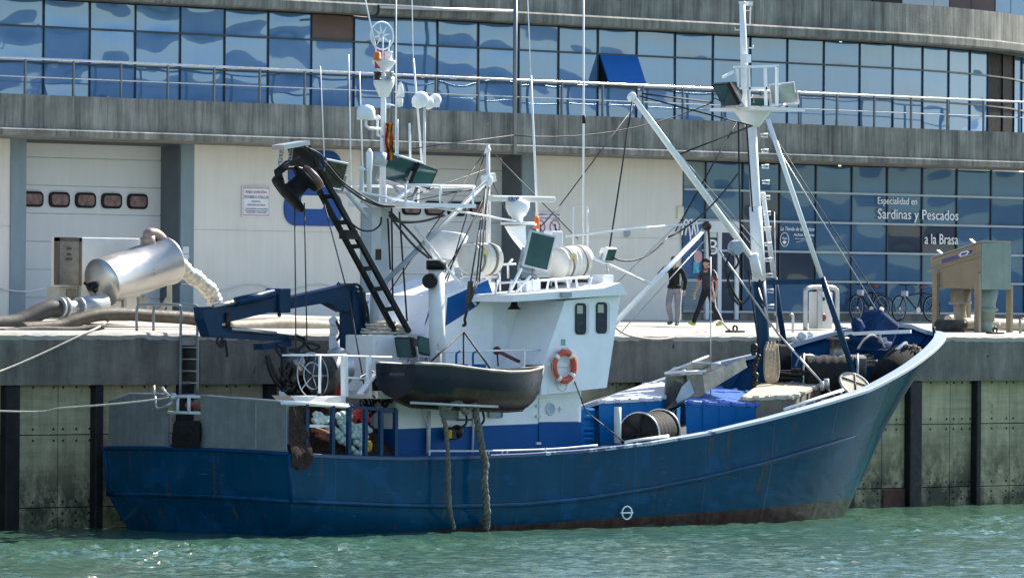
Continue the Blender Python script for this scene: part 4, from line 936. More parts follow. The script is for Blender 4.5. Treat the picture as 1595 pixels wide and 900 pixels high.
for q in ([(562, 450), (568, 470), (570, 495), (577, 505), (588, 500)], [(560, 448), (572, 480), (574, 512), (570, 524)], [(576, 505), (582, 520), (576, 528), (569, 522)], [(447, 527), (470, 530), (485, 545), (498, 540), (480, 534), (465, 545)], [(430, 537), (450, 545), (470, 540), (474, 528), (460, 522)], [(340, 525), (338, 533), (346, 540), (350, 530), (353, 545), (354, 556)], [(347, 524), (344, 537), (352, 533)], [(540, 445), (556, 443), (565, 452)], [(525, 530), (530, 520), (528, 510), (524, 500)]):
    m.tube(smooth([S(a_, b_, y=YK-.35) for a_, b_ in q], 6), .032, 6)
m.build('crane_hose', M['cable'], cr)
MB().tube([S(355, 487, y=YK-.2), S(355, 510, y=YK-.2)], .06, 8).tube([S(525, 443, y=YK), S(527, 440, y=YK), S(530, 443, y=YK)], .02, 5).build('crane_pin', M['brown'], cr)
MB().lathe(S(434, 490, y=YK), (0, -1, 0), [(0, .05), (.04, .05)], 8).build('crane_eye', M['crane'], cr)
# ---- net hauling gear on the aft platform
YH = -4.6
m = MB(); c = S(489, 586, y=YH); ax = Vector((.1, -.99, .1)).normalized(); m.lathe(c, ax, [(-.3, .3), (-.26, .55), (-.2, .58), (-.12, .3), (.12, .28), (.2, .56), (.26, .56), (.28, .4), (.24, .08)], 22); m.build('net_hauler', M['dark_metal'], bt)
m = MB(); c = S(512, 573, y=YH+.3); ax = Vector((-.9, -.2, 0)).normalized(); m.lathe(c, ax, [(-.4, .45), (-.36, .47), (-.3, .44), (.1, .3), (.12, .32), (.3, .22), (.34, .22)], 20); m.build('warping_head', M['galv'], bt)
m = MB()
for a_, b_, r in (((417, 553), (432, 595), .045), ((430, 543), (449, 568), .05), ((462, 547), (474, 566), .07), ((443, 540), (443, 600), .09), ((452, 596), (470, 560), .12), ((448, 612), (462, 590), .1)):
    m.cyl(S(*a_, y=YH), S(*b_, y=YH), r, n=8)
m.tube(smooth([S(415, 553, y=YH), S(420, 575, y=YH), S(432, 597, y=YH), S(455, 612, y=YH), S(480, 618, y=YH)]), .05, 6)
for px, py, r in ((447, 603, .13), (464, 610, .1), (458, 578, .1), (440, 590, .08), (474, 600, .1), (470, 618, .08)): m.sph(S(px, py, y=YH), r, n=8)

rnd2 = random.Random(14)
for i in range(22):
    px, py = 455+rnd2.uniform(-18, 26), 590+rnd2.uniform(-28, 24); m.tube(smooth([S(px+rnd2.uniform(-9, 9), py+rnd2.uniform(-12, 12), y=YH+rnd2.uniform(-.3, .4)) for k in range(3)], 4), rnd2.uniform(.015, .035), 5)
m.build('hauler_frame', M['dark_metal'], bt)
m = MB(); c = S(487, 585, y=YH-.3); u = Vector((.99, .1, 0)); v = Vector((0, .1, .99))
for rr_ in (.52, .3): m.tube([c+(u*math.cos(t*.262)+v*math.sin(t*.262))*rr_ for t in range(24)], .016, 5, closed=True)
for k in range(5): a_ = k*1.257; m.tube([c, c+(u*math.cos(a_)+v*math.sin(a_))*.5], .014, 5)
m.build('hauler_wheel', M['grey_paint'], bt)
MB().cyl(S(461, 556, y=YH-.1), S(470, 580, y=YH-.1), .16, n=14).build('hydraulic_motor', M['stainless_dull'], bt)
MB().prism(poly(((503, 598), (524, 591), (533, 606), (531, 616), (502, 616)), YH), (0, .5, 0)).build('red_guard', M['red'], bt)
m = MB(); m.prism(poly(((452, 616), (480, 617), (482, 627), (462, 626)), YSR+.2), (0, .6, 0)); m.prism(poly(((500, 628), (514, 618), (531, 617), (532, 629)), YSR+.2), (0, .5, 0)); m.build('platform_gusset', M['cabinet'], bt)
m = MB()
for q in (((560, 614), (592, 570)),): m.bar(S(*q[0], y=-4.2), S(*q[1], y=-4.2), .2, .06)
m.build('brace', M['white_clean'], bt)
m = MB(); rnd2 = random.Random(4)
for i in range(16):
    px, py = 590+rnd2.uniform(-18, 22), 612+rnd2.uniform(-28, 26)
    m.tube(smooth([S(px+rnd2.uniform(-14, 14), py+rnd2.uniform(-14, 14), y=-5.2+rnd2.uniform(-.4, .6)) for k in range(4)], 5), rnd2.uniform(.018, .04), 5)
for px, py, r in ((588, 597, .14), (584, 610, .11), (592, 606, .16), (600, 628, .1), (608, 622, .09)): m.sph(S(px, py, y=-5.3), r, n=8)
m.build('tangled_hydraulics', M['dark_metal'], bt)
# ---- black ladder boom and net block
YL = -4.4
m = MB()
A0, A1, B0, B1 = (466, 227), (634, 520), (488, 232), (640, 512)
def lerp2(p, q, t): return (p[0]+(q[0]-p[0])*t, p[1]+(q[1]-p[1])*t)
L0, L1, R0_, R1_ = (462, 232), (617, 520), (480, 232), (637, 517)
for (p, q), dy in (((L0, L1), 0), ((R0_, R1_), -.25)): m.bar(S(*p, y=YL+dy), S(*q, y=YL+dy), .1, .1)
for t in (.26, .4, .53, .65, .76, .87): m.bar(S(*lerp2(L0, L1, t), y=YL), S(*lerp2(R0_, R1_, t), y=YL-.25), .12, .1)
m.prism(poly(((461, 226), (484, 226), (490, 262), (480, 290), (468, 258)), YL-.3), (0, .3, 0)); m.bar(S(534, 365, y=YL-.2), S(551, 366, y=YL-.2), .25, .2)
lb = m.build('net_boom', M['black'], bt)
MB().bar(S(433, 229.5, y=YL-.2), S(473, 223, y=YL-.2), .4, .1).build('boom_head', M['galv'], lb)
m = MB()
for x, y0, y1 in ((439, 232, 256), (454, 230, 252)):
    for k in range(5):
        a_ = S(x-k*.6, y0+(y1-y0)*k/5, y=YL-.2); b_ = S(x-(k+1)*.6, y0+(y1-y0)*(k+1.25)/5, y=YL-.2); d_ = Vector((.045, 0, 0)) if k % 2 else Vector((0, .045, 0))
        m.tube([a_+d_, b_+d_, b_-d_, a_-d_], .018, 4, closed=True)
m.build('chain', M['galv'], lb)
m = MB(); m.tube([S(448, 256, y=YL-.2), S(433, 268, y=YL-.3), S(437, 286, y=YL-.3)], .1, 8); m.tube(smooth([S(440, 262, y=YL-.3), S(462, 262, y=YL-.3), S(482, 268, y=YL-.3)]), .05, 6)
m.build('block_yoke', M['black'], lb)
m = MB(); c = S(457, 296, y=YL-.35); ax = (S(484, 272, y=YL-.55)-S(450, 303, y=YL-.3)).normalized()
m.lathe(c, ax, [(-.24, .1), (-.2, .5), (-.12, .52), (-.06, .22), (.28, .2), (.34, .36), (.4, .38), (.44, .2)], 24); m.build('net_block', M['rubber'], lb)
MB().lathe(S(484, 279, y=YL-.35), ax, [(-.1, .3), (.1, .33), (.14, .26)], 18).build('block_motor', mat('rusty_brown_cover', (.16, .1, .08), .4, var=.3), lb)
m = MB()
for q in ([(470, 230), (490, 245), (497, 258), (488, 268)], [(474, 228), (500, 242), (503, 262), (490, 262)], [(480, 230), (508, 255), (530, 280), (560, 302), (590, 318), (615, 321)], [(482, 233), (505, 258), (528, 283), (558, 306), (588, 320), (614, 322)], [(466, 245), (440, 260), (460, 264), (482, 268)], [(537, 338), (545, 346), (562, 358), (580, 359), (592, 350), (594, 338)]):
    m.tube(smooth([S(a_, b_, y=YL-.45) for a_, b_ in q], 7), .022, 6)
m.build('boom_hose', M['cable'], lb)
# ---- foremast
YT = YC
m = MB(); base = Vector((S(1192, 590, y=YT).x, YT, 1.9))
m.tube([S(1183, 440, y=YT), S(1177, 320, y=YT), S(1170, 178, y=YT)], [.13, .125, .115], 16); m.cyl(S(1182.5, 437, y=YT), S(1176.5, 322, y=YT), .165, .155, 16)
fm = m.build('foremast', M['white_clean'], bt)
MB().tube([base, S(1188, 510, y=YT), S(1183, 438, y=YT)], .155, 16).build('mast_foot', M['crane'], fm)
pz = S(1174, 172, y=YT)
m = MB(); m.bb((pz.x-.6, YT-1.0, pz.z-.03), (pz.x+.75, YT+.9, pz.z+.05)); m.lathe(S(1172, 188, y=YT), (0, 0, 1), [(-.15, .18), (.2, .45), (.26, .45)], 14); m.build('crow_platform', M['white_clean'], fm)
m = MB(); m.tube([S(1161, 170, y=YT), S(1159, 95, y=YT), S(1156, 4, y=YT)], [.095, .09, .07], 14); m.lathe(S(1156, 6, y=YT), (0, 0, 1), [(0, .085), (.05, .085)], 12); m.build('topmast', M['white_clean'], fm)
m = MB()
for q in (((1143, 105), (1212, 103)), ((1148, 138), (1196, 138)), ((1149, 168), (1148, 106)), ((1167, 168), (1166, 106)), ((1193, 165), (1192, 106)), ((1210, 165), (1210, 104)), ((1142, 112), (1126, 121))): m.bar(S(*q[0], y=YT-.5), S(*q[1], y=YT-.5), .06, .06)
m.bb(S(1170, 98, y=YT-.3), S(1163, 85, y=YT-.3)+Vector((0, .2, 0))); m.tube([S(1160, 17, y=YT), S(1168, 17, y=YT), S(1168.5, 8, y=YT), S(1168.5, 38, y=YT)], .018, 5); m.bb(S(1166, 9, y=YT-.05), S(1172.5, 3, y=YT-.05)+Vector((0, .12, 0)))
for px, py, d in ((1152, 47, -7), (1167, 75, 6), (1167, 152, 5)): m.tube([S(px, py, y=YT), S(px+d, py, y=YT), S(px+d, py-4, y=YT)], .015, 5)
m.build('mast_guard', M['white_clean'], fm)
m = MB()
for i in range(12):
    py = 209+i*24.2; px = 1188+(py-209)*.036
    a_ = S(px-3, py, y=YT); m.tube([a_, a_+Vector((.24, 0, .01)), a_+Vector((.24, 0, -.07)), a_+Vector((.02, 0, -.06))], .02, 5)
m.build('mast_rung', M['white_clean'], fm)
m = MB(); m.tube([S(1196, 186, y=YT-.9), S(1280, 434, y=YT-1.5)], .062, 10); m.tube([S(1188, 300, y=YT+.9), S(1206, 434, y=YT+1.2)], .062, 10); m.build('mast_leg', M['white_clean'], fm)
m = MB(); m.tube([S(1280, 432, y=YT-1.5), S(1331, 585, y=YT-1.9)], .075, 10); m.tube([S(1206, 432, y=YT+1.2), S(1224, 552, y=YT+1.4)], .075, 10); m.bar(S(1196, 439.5, y=YT-1.), S(1284, 438, y=YT-1.5), .16, .12); m.build('leg_foot', M['crane'], fm)
a_, b_ = S(985, 150, y=YT-.6), S(1180, 414, y=YT-.4)
m = MB(); m.tube([a_, a_.lerp(b_, .4), b_], [.065, .085, .075], 12); m.sph(a_, .1); m.sph(S(983, 152, y=YT-.6), .1); db = m.build('cargo_boom', M['white_clean'], bt)
MB().lathe(S(1150, 386, y=YT-.75), (0, 1, 0), [(0, .17), (.06, .19), (.1, .12), (.14, .19), (.2, .17)], 16).build('boom_sheave', M['grey_paint'], db)
m = MB(); m.tube([S(1180, 430, y=YT-.5), S(1173, 395, y=YT-.5)], .12, 8); m.bb(S(1182, 436, y=YT-.5), S(1174, 405, y=YT-.3)); m.build('gooseneck', M['white_rust'], db)
m = MB(); m.tube([S(1102, 352, y=YT-1.), S(955, 506, y=YT-.8)], [.06, .07], 12); m.sph(S(1101, 353, y=YT-1.), .1); m.build('lower_boom', M['white_clean'], bt)
m = MB(); m.tube([S(882, 368, y=-4.), S(980, 357, y=-4.2), S(1098, 347, y=YT-1.)], .03, 6); m.tube([S(925, 402, y=-5), S(1012, 441, y=YT-1)], .035, 6); m.build('boom_stay', M['white_clean'], bt)
# rusty hook gear at the boom heads
m = MB(); m.sph(S(1101, 352, y=YT-1.05), .12); m.tube([S(1103, 352, y=YT-1.1), S(1105, 380, y=YT-1.1), S(1106, 400, y=YT-1.1)], .03, 5); m.build('hook_gear', M['brown'], bt)
# ---- rigging
def wires(name, m_, y, r, lst, par=bt):
    b = MB()
    for q in lst:
        y0, y1 = (q[4], q[5]) if len(q) > 5 else (y, y); s = q[6] if len(q) > 6 else 0
        b.tube(sag(S(q[0], q[1], y=y0), S(q[2], q[3], y=y1), s, 10) if s else [S(q[0], q[1], y=y0), S(q[2], q[3], y=y1)], r, 5)
    return b.build(name, m_, par)
wires('mast_stay', M['wire'], -3.5, .015, [(756, 236, 606, 455), (770, 240, 900, 372), (765, 278, 830, 420), (830, 420, 912, 640, -4, -6.2), (912, 640, 975, 690, -6.2, -6.3), (985, 170, 872, 320), (1195, 195, 1385, 493, -3.6, -3), (872, 320, 838, 358), (762, 290, 660, 505), (765, 300, 640, 515), (756, 236, 690, 460)])
wires('net_wire', M['wire'], -4.7, .016, [(459, 320, 461, 545), (474, 316, 478, 530), (505, 318, 545, 470), (545, 470, 574, 640)])
wires('signal_wire', M['wire'], -3.4, .014, [(640, 232, 800, 211), (800, 211, 1110, 160, -3.4, -3.4, .3), (600, 322, 757, 290), (606, 318, 757, 264), (1196, 190, 1110, 152), (690, 300, 760, 294)])
wires('topping_wire', M['cable'], -3.8, .02, [(996, 150, 1170, 196), (1000, 146, 1110, 160), (985, 158, 948, 395), (1148, 190, 1052, 360, -3.8, -3.8), (1150, 192, 1154, 420), (1163, 195, 1172, 330), (1172, 196, 1060, 240)])
wires('halyard', M['galv'], -3.8, .013, [(986, 158, 1186, 386), (992, 168, 1170, 380), (1090, 370, 960, 500), (1100, 372, 965, 520), (1107, 400, 1107, 675, -4.4, -4.4), (1196, 206, 1370, 490, -4.4, -3), (1060, 345, 930, 470), (1206, 330, 1210, 520)])
wires('cargo_fall', M['galv'], -3.9, .026, [(1120, 390, 1212, 520, -4, -4.6), (1212, 520, 1302, 620, -4.6, -5.6), (1180, 446, 1200, 510, -4, -4.2)])
wires('deck_cable', M['cable'], -4.6, .022, [(955, 402, 1040, 370, -5, -4.6, .25), (1040, 370, 1150, 270, -4.6, -4.2, .2), (1165, 420, 1185, 560, -3.9, -3.9)])
m = MB()
for q in ([(1137, 395), (1130, 420), (1140, 450), (1155, 472), (1168, 462)], [(1143, 390), (1150, 410), (1135, 430), (1136, 455), (1150, 474)], [(1184, 435), (1180, 455), (1190, 475), (1183, 480)]): m.tube(smooth([S(a_, b_, y=-4.1) for a_, b_ in q], 6), .03, 6)
m.build('hanging_hose', M['cable'], bt)
wires('dinghy_wire', M['wire'], -5.6, .02, [(742, 438, 728, 478), (745, 438, 730, 478), (757, 290, 742, 440, -3.7, -5.5), (762, 292, 746, 440, -3.7, -5.5), (757, 292, 733, 440, -3.7, -5.5)])
m = MB(); m.bar(S(733, 438, y=-5.55), S(729, 478, y=-5.55), .12, .06); m.tube(smooth([S(728, 482, y=-5.55), S(724, 497, y=-5.55), S(725, 505, y=-5.55), S(721, 507, y=-5.55)]), .035, 6); m.build('lifting_hook', M['dark_metal'], bt)
m = MB()
for q in ((610, 324, 612, 480), (622, 330, 634, 500), (604, 340, 608, 420), (672, 470, 640, 545)): m.tube([S(q[0], q[1], y=-3.7), S(q[2], q[3], y=-3.9)], .022, 5)
m.build('mast_cable', M['cable'], bt)
m = MB()
for q in ([(606, 330), (620, 345), (655, 345), (694, 335)], [(606, 335), (640, 378), (668, 402)], [(610, 332), (648, 372), (672, 402)]): m.tube(smooth([S(a_, b_, y=-3.9) for a_, b_ in q], 5), .03, 5)
m.build('stack_stay', M['wire'], bt)
MB().tube([S(645, 352, y=-3.8), S(742, 475, y=-4.7)], .035, 6).build('white_brace', M['white_clean'], bt)
MB().bb(S(586, 405, y=YM-.2), S(594, 388, y=YM-.2)+Vector((0, .03, 0))).build('rusty_board', M['brown'], bt)
# mast hardware: coils, blocks at the foot
m = MB()
for i in range(9): m.tube(smooth([S(1192+i*1.7, 540-(i % 3)*4, y=YT-.45), S(1191+i*2, 580, y=YT-.5), S(1196+i*1.6, 594, y=YT-.5), S(1200+i*1.6, 575, y=YT-.45), S(1198+i*1.5, 535, y=YT-.42)], 5), .035, 5)
m.build('rope_hank', M['coil_tan'], fm)
m = MB(); rnd2 = random.Random(8)
for i in range(14): px, py = 1176+rnd2.uniform(-3, 6), 540+i*5; m.sph(S(px, py, y=YT-.5), rnd2.uniform(.05, .1), n=7)
for i in range(12): px, py = 1204+rnd2.uniform(0, 18), 535+rnd2.uniform(0, 60); m.tube(smooth([S(px+rnd2.uniform(-8, 8), py+rnd2.uniform(-14, 14), y=YT-.2) for k in range(3)], 4), .03, 5)
m.box(S(1212, 565, y=YT), (.5, .5, .9), bev=.05); m.build('mast_winch', M['dark_metal'], bt)
# ---- bow gear
def reel(c, ax, L, r, name, mrope, nb=11):
    ax = Vector(ax).normalized(); m = MB(); m.lathe(c, ax, [(-L/2-.06, .1), (-L/2-.06, r*1.04), (-L/2, r*1.04), (-L/2, r*.55), (L/2, r*.55), (L/2, r*1.04), (L/2+.06, r*1.04), (L/2+.06, .1)], 26)
    for k in range(6):
        a = k*math.pi/3; u = ax.orthogonal().normalized(); v = ax.cross(u); d = u*math.cos(a)+v*math.sin(a)
        m.bar(c-ax*(L/2+.075)+d*.08, c-ax*(L/2+.075)+d*r, .05, .03, up=ax)
    o = m.build(name, M['black'], bt)
    w_ = MB(); prof = []
    for i in range(nb*2): prof.append((-L/2+L*(i+.5)/(nb*2), r*(.93 if i % 2 else .99)+.01*math.sin(i*1.7)))
    w_.lathe(c, ax, prof, 26); w_.build('wound_rope', mrope, o)
    h = MB()
    for sd in (-1, 1):
        u = ax.orthogonal().normalized(); v = ax.cross(u); h.tube([c+ax*sd*(L/2+.03)+(u*math.cos(t*.26)+v*math.sin(t*.26))*r*1.05 for t in range(24)], .028, 5, closed=True)
    h.build('reel_rim', M['galv'], o); return o
reel(S(1012, 673, y=-5.6), (.92, .4, .04), 1.35, .47, 'rope_reel', M['coil'])
reel(S(1294, 586, y=-4.3), (.66, -.75, 0), 1.25, .52, 'rope_reel', M['coil'])
m = MB(); c = S(1302, 556, y=-3.9); m.lathe(S(1305, 562, y=-3.9), (0, 0, 1), [(-.6, .35), (.0, .35), (.1, .2), (.5, .2), (.52, .28), (.58, .28)], 16); m.box(S(1312, 575, y=-3.8), (1.1, .7, .7), bev=.08); m.build('windlass', M['stainless_dull'], bt)
m = MB(); m.tube(smooth([S(1240, 570, y=-3.6), S(1247, 556, y=-3.6), S(1262, 553, y=-3.6), S(1276, 560, y=-3.6)]), .03, 6); m.tube(smooth([S(1268, 566, y=-4), S(1300, 556, y=-4), S(1330, 560, y=-4), S(1342, 585, y=-4)]), .05, 6); m.build('guard_hoop', M['galv'], bt)
m = MB(); m.cyl(S(1289, 605, y=-5.6), S(1287, 590, y=-5.6), .06); m.cyl(S(1281, 608, y=-5.6), S(1280, 594, y=-5.6), .05); m.build('mooring_bitt', M['galv'], bt)
MB().bar(S(1316, 520, y=YC+.5), S(1419, 516, y=YC-.9), .14, .09).build('bow_beam', M['white_clean'], bt)
# stainless fish chute
m = MB()
t0, t1, t2, t3 = S(1095, 585, y=-4.9), S(1160, 557, y=-4.7), S(1164, 572, y=-4.7), S(1098, 612, y=-4.9)
m.prism([t0, t1, t2, t3], (0, .03, 0)); m.prism([S(1038, 582, y=-4.3), S(1098, 572, y=-4.7), S(1095, 615, y=-4.7), S(1050, 638, y=-4.3), S(1034, 640, y=-4.2)], (0, .03, 0))
m.prism([t0, t3, t3+Vector((-.25, .3, -.05)), t0+Vector((-.25, .3, 0))], (.02, .02, 0))
bk = Vector((-.1, 1.1, .06)); m.prism([t0+bk, t1+bk, t2+bk, t3+bk], (0, .03, 0)); m.quad(t3, t2, t2+bk, t3+bk)
m.prism([S(1036, 586, y=-4.3), S(1096, 584, y=-4.9), S(1086, 580, y=-4.2), S(1050, 572, y=-3.6)], (0, 0, .03))
ch = m.build('fish_chute', M['stainless_dull'], bt)
m = MB(); m.tube([S(1036, 581, y=-4.35), S(1100, 578, y=-4.95)], .035, 6); m.tube([S(1036, 581, y=-4.35), S(1104, 554, y=-3.6)], .03, 6); m.tube([S(1078, 565, y=-4), S(1122, 566, y=-4.2)], .025, 6); m.sph(S(1065, 580, y=-4.6), .07); m.build('chute_rim', M['steel_white'], ch)
MB().quad(S(1053, 622, y=-4.75), S(1062, 602, y=-4.75), S(1074, 590, y=-4.75), S(1082, 612, y=-4.75), S(1068, 622, y=-4.75), S(1055, 628, y=-4.75)).build('splash_guard', mat('milky_plastic', (.4, .47, .5), .5), ch)
# rail ends and small fittings at the bow
m = MB()
for px, py, s in ((1250, 524, .13), (1262, 522, .1)): m.sph(S(px, py, y=YC+2.), s, n=10)
m.tube([S(1235, 527, y=YC+2), S(1245, 534, y=YC+2), S(1256, 534, y=YC+2)], .06, 6); m.build('fairlead', M['steel_white'], bt)
m = MB(); m.tube(smooth([S(1300, 521, y=YC+1.9), S(1308, 512, y=YC+1.9), S(1319, 513, y=YC+1.9), S(1317, 524, y=YC+1.9)], 5), .07, 7); m.build('bow_chock', M['crane'], bt)
m = MB(); m.bar(S(1388, 502, y=YC+.6), S(1405, 497, y=YC+.4), .05); m.cyl(S(1456, 525, y=YC-.6), S(1454, 509, y=YC-.6), .04); m.build('bow_fitting', M['crane'], bt)
MB().bb((S(580, 560, y=-4.4).x, -4.45, zb-.1), (S(634, 560, y=-4.4).x, -3.5, S(600, 521.5, y=-4.0).z), bev=.03).build('aft_locker', M['white_rust'], bt)
# ------------------------------------------------------------------ loose things on and around the boat
# dinghy slung along the side
YG = -6.35
def dinghy():
    a, b = S(616, 590, y=YG), S(846, 590, y=YG); x0, x1 = a.x, b.x; L = x1-x0
    sh = [(0, 566.5), (.2, 569), (.45, 577), (.62, 580), (.8, 579), (1, 573)]; kl = [(0, 622), (.1, 632), (.5, 637), (.75, 639), (.88, 637), (.95, 622), (1, 585)]
    def z(tab, t): return S(616+230*t, interp(tab, t), y=YG).z
    r = thing('dinghy', ((x0+x1)/2, YG, z(kl, .5)), 'small dark blue wooden dinghy with brown bottom slung beside the wheelhouse', 'dinghy')
    rows, rows2 = [], []; YC2 = YG; N = 28
    for i in range(N+1):
        t = i/N; bw = .75*(1-max(0, (t-.45)/.55)**2.4)*(1 if t > .2 else .86+.7*t); zs, zk = z(sh, t), z(kl, t)
        def sec(sd): return [Vector((x0+L*t, YC2+sd*bw*k, zk+(zs-zk)*h)) for k, h in ((1, 1), (.99, .75), (.93, .5), (.8, .3), (.5, .12), (0, 0))]
        rows.append(sec(-1)+sec(1)[::-1][1:])
    m = MB(); m.grid(rows); m._f([m.bm.verts.new(p) for p in rows[0]])
    for f in m.bm.faces:
        c = f.calc_center_median()
        t = (c.x-x0)/L
        if c.z < z(kl, .5)+(.50-.06*t)*(z(sh, .5)-z(kl, .5)): f.material_index = 1
    h = m.build('hull', [M['dinghy'], M['brown']], r)
    g = MB()
    for sd in (-1, 1): g.tube([p[0 if sd < 0 else -1]+Vector((0, 0, .02)) for p in rows], .035, 6)
    g.build('gunwale', mat('worn_gunwale', (.3, .27, .22), .5, var=.6, sc=3), h)
    w_ = MB()
    for t in (.3, .55, .78): i = int(t*N); w_.bb(rows[i][1]+Vector((-.12, .02, -.06)), rows[i][-2]+Vector((.12, -.02, -.02)))
    w_.build('thwart', M['wood'], r)
    k = MB(); k.tube([p[5]-Vector((0, 0, .01)) for p in rows[:25]], .04, 5); k.tube([rows[24][5], rows[-2][5], rows[-1][0]], .04, 5); k.build('keel', M['brown'], h)
    txt('MARIÑEN', 607, 629, 580, 585, YG-.76, M['text_dim'], r, 'name')
    txt('MOTIL 1', 812, 836, 594, 600, YG-.42, M['text_grey'], r, 'name', .25)
    return r
dg = dinghy()
lp = S(722, 516, y=-6.2)
for nm, q in (('forward', ((763, 573, -7.0), (763, 573, -5.7))), ('aft', ((672, 562, -7.), (672, 562, -5.7)))):
    for px, py, y in q:
        o = MB().tube([lp, S(px, py, y=y)], .022, 5).build('sling', M['cable'], dg)
MB().tube([lp, S(722, 578, y=-6.3)], .02, 5).build('sling', M['cable'], dg)
# outrigger bar the fender ropes hang from
m = MB(); m.tube([S(640, 627, y=-6.9), S(700, 630, y=-6.9), S(775, 633, y=-6.9)], .035, 6); m.cyl(S(750, 634, y=-6.5), S(750, 624, y=-6.5), .09); m.bb(S(650, 631, y=-6.4), S(668, 624, y=-6.4)+Vector((0, .3, 0)))
m.build('fender_bar', M['galv'], bt)
def rope_strands(path, r, m_, name, label, cat, group=None, strands=3, tw=2.2):
    P = smooth(path, 10); mm = MB(); run = 0
    for k in range(strands):
        pts = []; run = 0
        for i, p in enumerate(P):
            if i: run += (p-P[i-1]).length
            t = (P[min(i+1, len(P)-1)]-P[max(i-1, 0)]).normalized(); u = t.orthogonal().normalized(); v = t.cross(u); a = k*2*math.pi/strands+run*math.pi*2*tw
            pts.append(p+(u*math.cos(a)+v*math.sin(a))*r*.62)
        mm.tube(pts, [r*(.62+.4*noise.noise((p.x*5, p.z*5, k*3))) for p in pts], 6)
    return tag(mm.build(name, m_), label, cat, group)
rope_strands([S(686, 628, y=-6.755), S(688, 640, y=-6.75), S(694, 665, y=-6.75), S(697, 700, y=-6.75), S(699, 730, y=-6.752), S(699, 770, y=-6.75), S(702, 800, y=-6.755), S(707, 824, y=-6.5)], .045, M['grey_rope'], 'fender_rope', 'thinner frayed grey fender rope hanging down the blue hull, nearer the stern', 'rope')
rope_strands([S(742, 630, y=-6.755), S(741, 642, y=-6.75), S(746, 668, y=-6.75), S(750, 695, y=-6.75), S(756, 722, y=-6.752), S(754, 750, y=-6.75), S(757, 775, y=-6.75), S(759, 800, y=-6.755), S(757, 823, y=-6.5)], .068, M['grey_rope'], 'fender_rope', 'thicker shaggy grey fender rope hanging down the blue hull below the dinghy', 'rope')
for q in ([(686, 628), (683, 634), (684, 644), (690, 648)], [(703, 628), (712, 625), (718, 632), (726, 640), (724, 646)], [(730, 632), (740, 628), (748, 640), (744, 650)]):
    rr_ = MB()
tag(MB().tube(smooth([S(a_, b_, y=-6.75) for a_, b_ in [(686, 630), (696, 636), (706, 628), (714, 626), (720, 633), (725, 642), (733, 633), (741, 629)]], 8), .07, 7).build('rope_loop', M['grey_rope']), 'loose grey rope looped along the bar between the two fender ropes', 'rope')
# life ring
c = S(878.5, 570.5, y=YW-.12); r = thing('life_ring', c-Vector((0, 0, .42)), 'orange life ring with white bands on the white wheelhouse side', 'life ring')
b = MB(); ringp = [c+Vector((.325*math.cos(t*math.pi/16), 0, .325*math.sin(t*math.pi/16))) for t in range(32)]
b.tube(ringp, .075, 10, closed=True); b.build('ring', M['ring'], r)
for a in (50, 140, 235, 320):
    a0 = math.radians(a); MB().tube([c+Vector((.325*math.cos(a0+t*.07), 0, .325*math.sin(a0+t*.07))) for t in range(-2, 3)], .079, 10).build('white_band', M['white_clean'], r)
b = MB(); b.tube([c+Vector((.41*math.cos(t*math.pi/16), -.02, .41*math.sin(t*math.pi/16)+.02*math.sin(t))) for t in range(32)], .012, 4, closed=True); b.tube(smooth([c+Vector((-.3, -.02, -.3)), c+Vector((-.22, -.02, -.5)), c+Vector((-.02, -.02, -.56)), c+Vector((.1, -.02, -.42))], 5), .012, 4); b.build('grab_line', M['rope'], r)
# life raft canisters
def canister(px0, py0, px1, py1, y, rad, label):
    a, b_ = S(px0, py0, y=y), S(px1, py1, y=y); ax = b_-a; L = ax.length; r = thing('life_raft', (a+b_)/2-Vector((0, 0, rad)), label, 'life raft', 'life raft canisters on the wheelhouse roof')
    for nm, s0 in (('shell', 0),):
        prof = [(0, .02), (.03, rad*.72), (.1, rad*.9), (.2, rad*.97)]
        for k in range(5): u = .2+(L-.4)*(k+.5)/5; prof += [(u-.12, rad), (u-.09, rad*.95), (u-.03, rad*.95), (u, rad)]
        prof += [(L-.2, rad*.97), (L-.1, rad*.9), (L-.03, rad*.72), (L, .02)]
        MB().lathe(a, ax, prof, 24).build('shell', M['raft'], r)
    ax.normalize()
    for t in (.28, .68): MB().lathe(a+ax*(L*t), ax, [(-.035, rad*1.012), (.035, rad*1.012)], 24).build('strap', M['raft_strap'], r)
    u = Vector((0, -1, .35)).normalized(); q = a+ax*.32+u*(rad+.0); MB().box(q, (.16, .02, .2)).build('yellow_label', mat('yellowed_label', (.6, .5, .2), .5), r)
    b = MB()
    for t in (.2, .8): p = a+ax*(L*t); b.bar(p-Vector((0, .3, rad*.8)), p-Vector((0, .32, rad+.35)), .05); b.bar(p-Vector((0, -.3, rad*.8)), p-Vector((0, -.32, rad+.35)), .05); b.bar(p-Vector((0, .32, rad+.02)), p-Vector((0, -.32, rad+.02)), .05)
    b.build('raft_cradle', M['white_clean'], bt); return r
M['raft'] = mat('cream_canister', (.74, .72, .64), .4, var=.06, dirt=((.6, .52, .36), 3, .62)); M['raft_strap'] = mat('dark_strap', (.2, .18, .15), .7)
canister(724, 403, 773, 404, -3.9, .385, 'cream ribbed life raft canister behind the blue chevron, nearer the stern')
canister(862, 412, 914, 405, -4.5, .385, 'cream life raft canister beside the big lamp at the front of the wheelhouse roof')
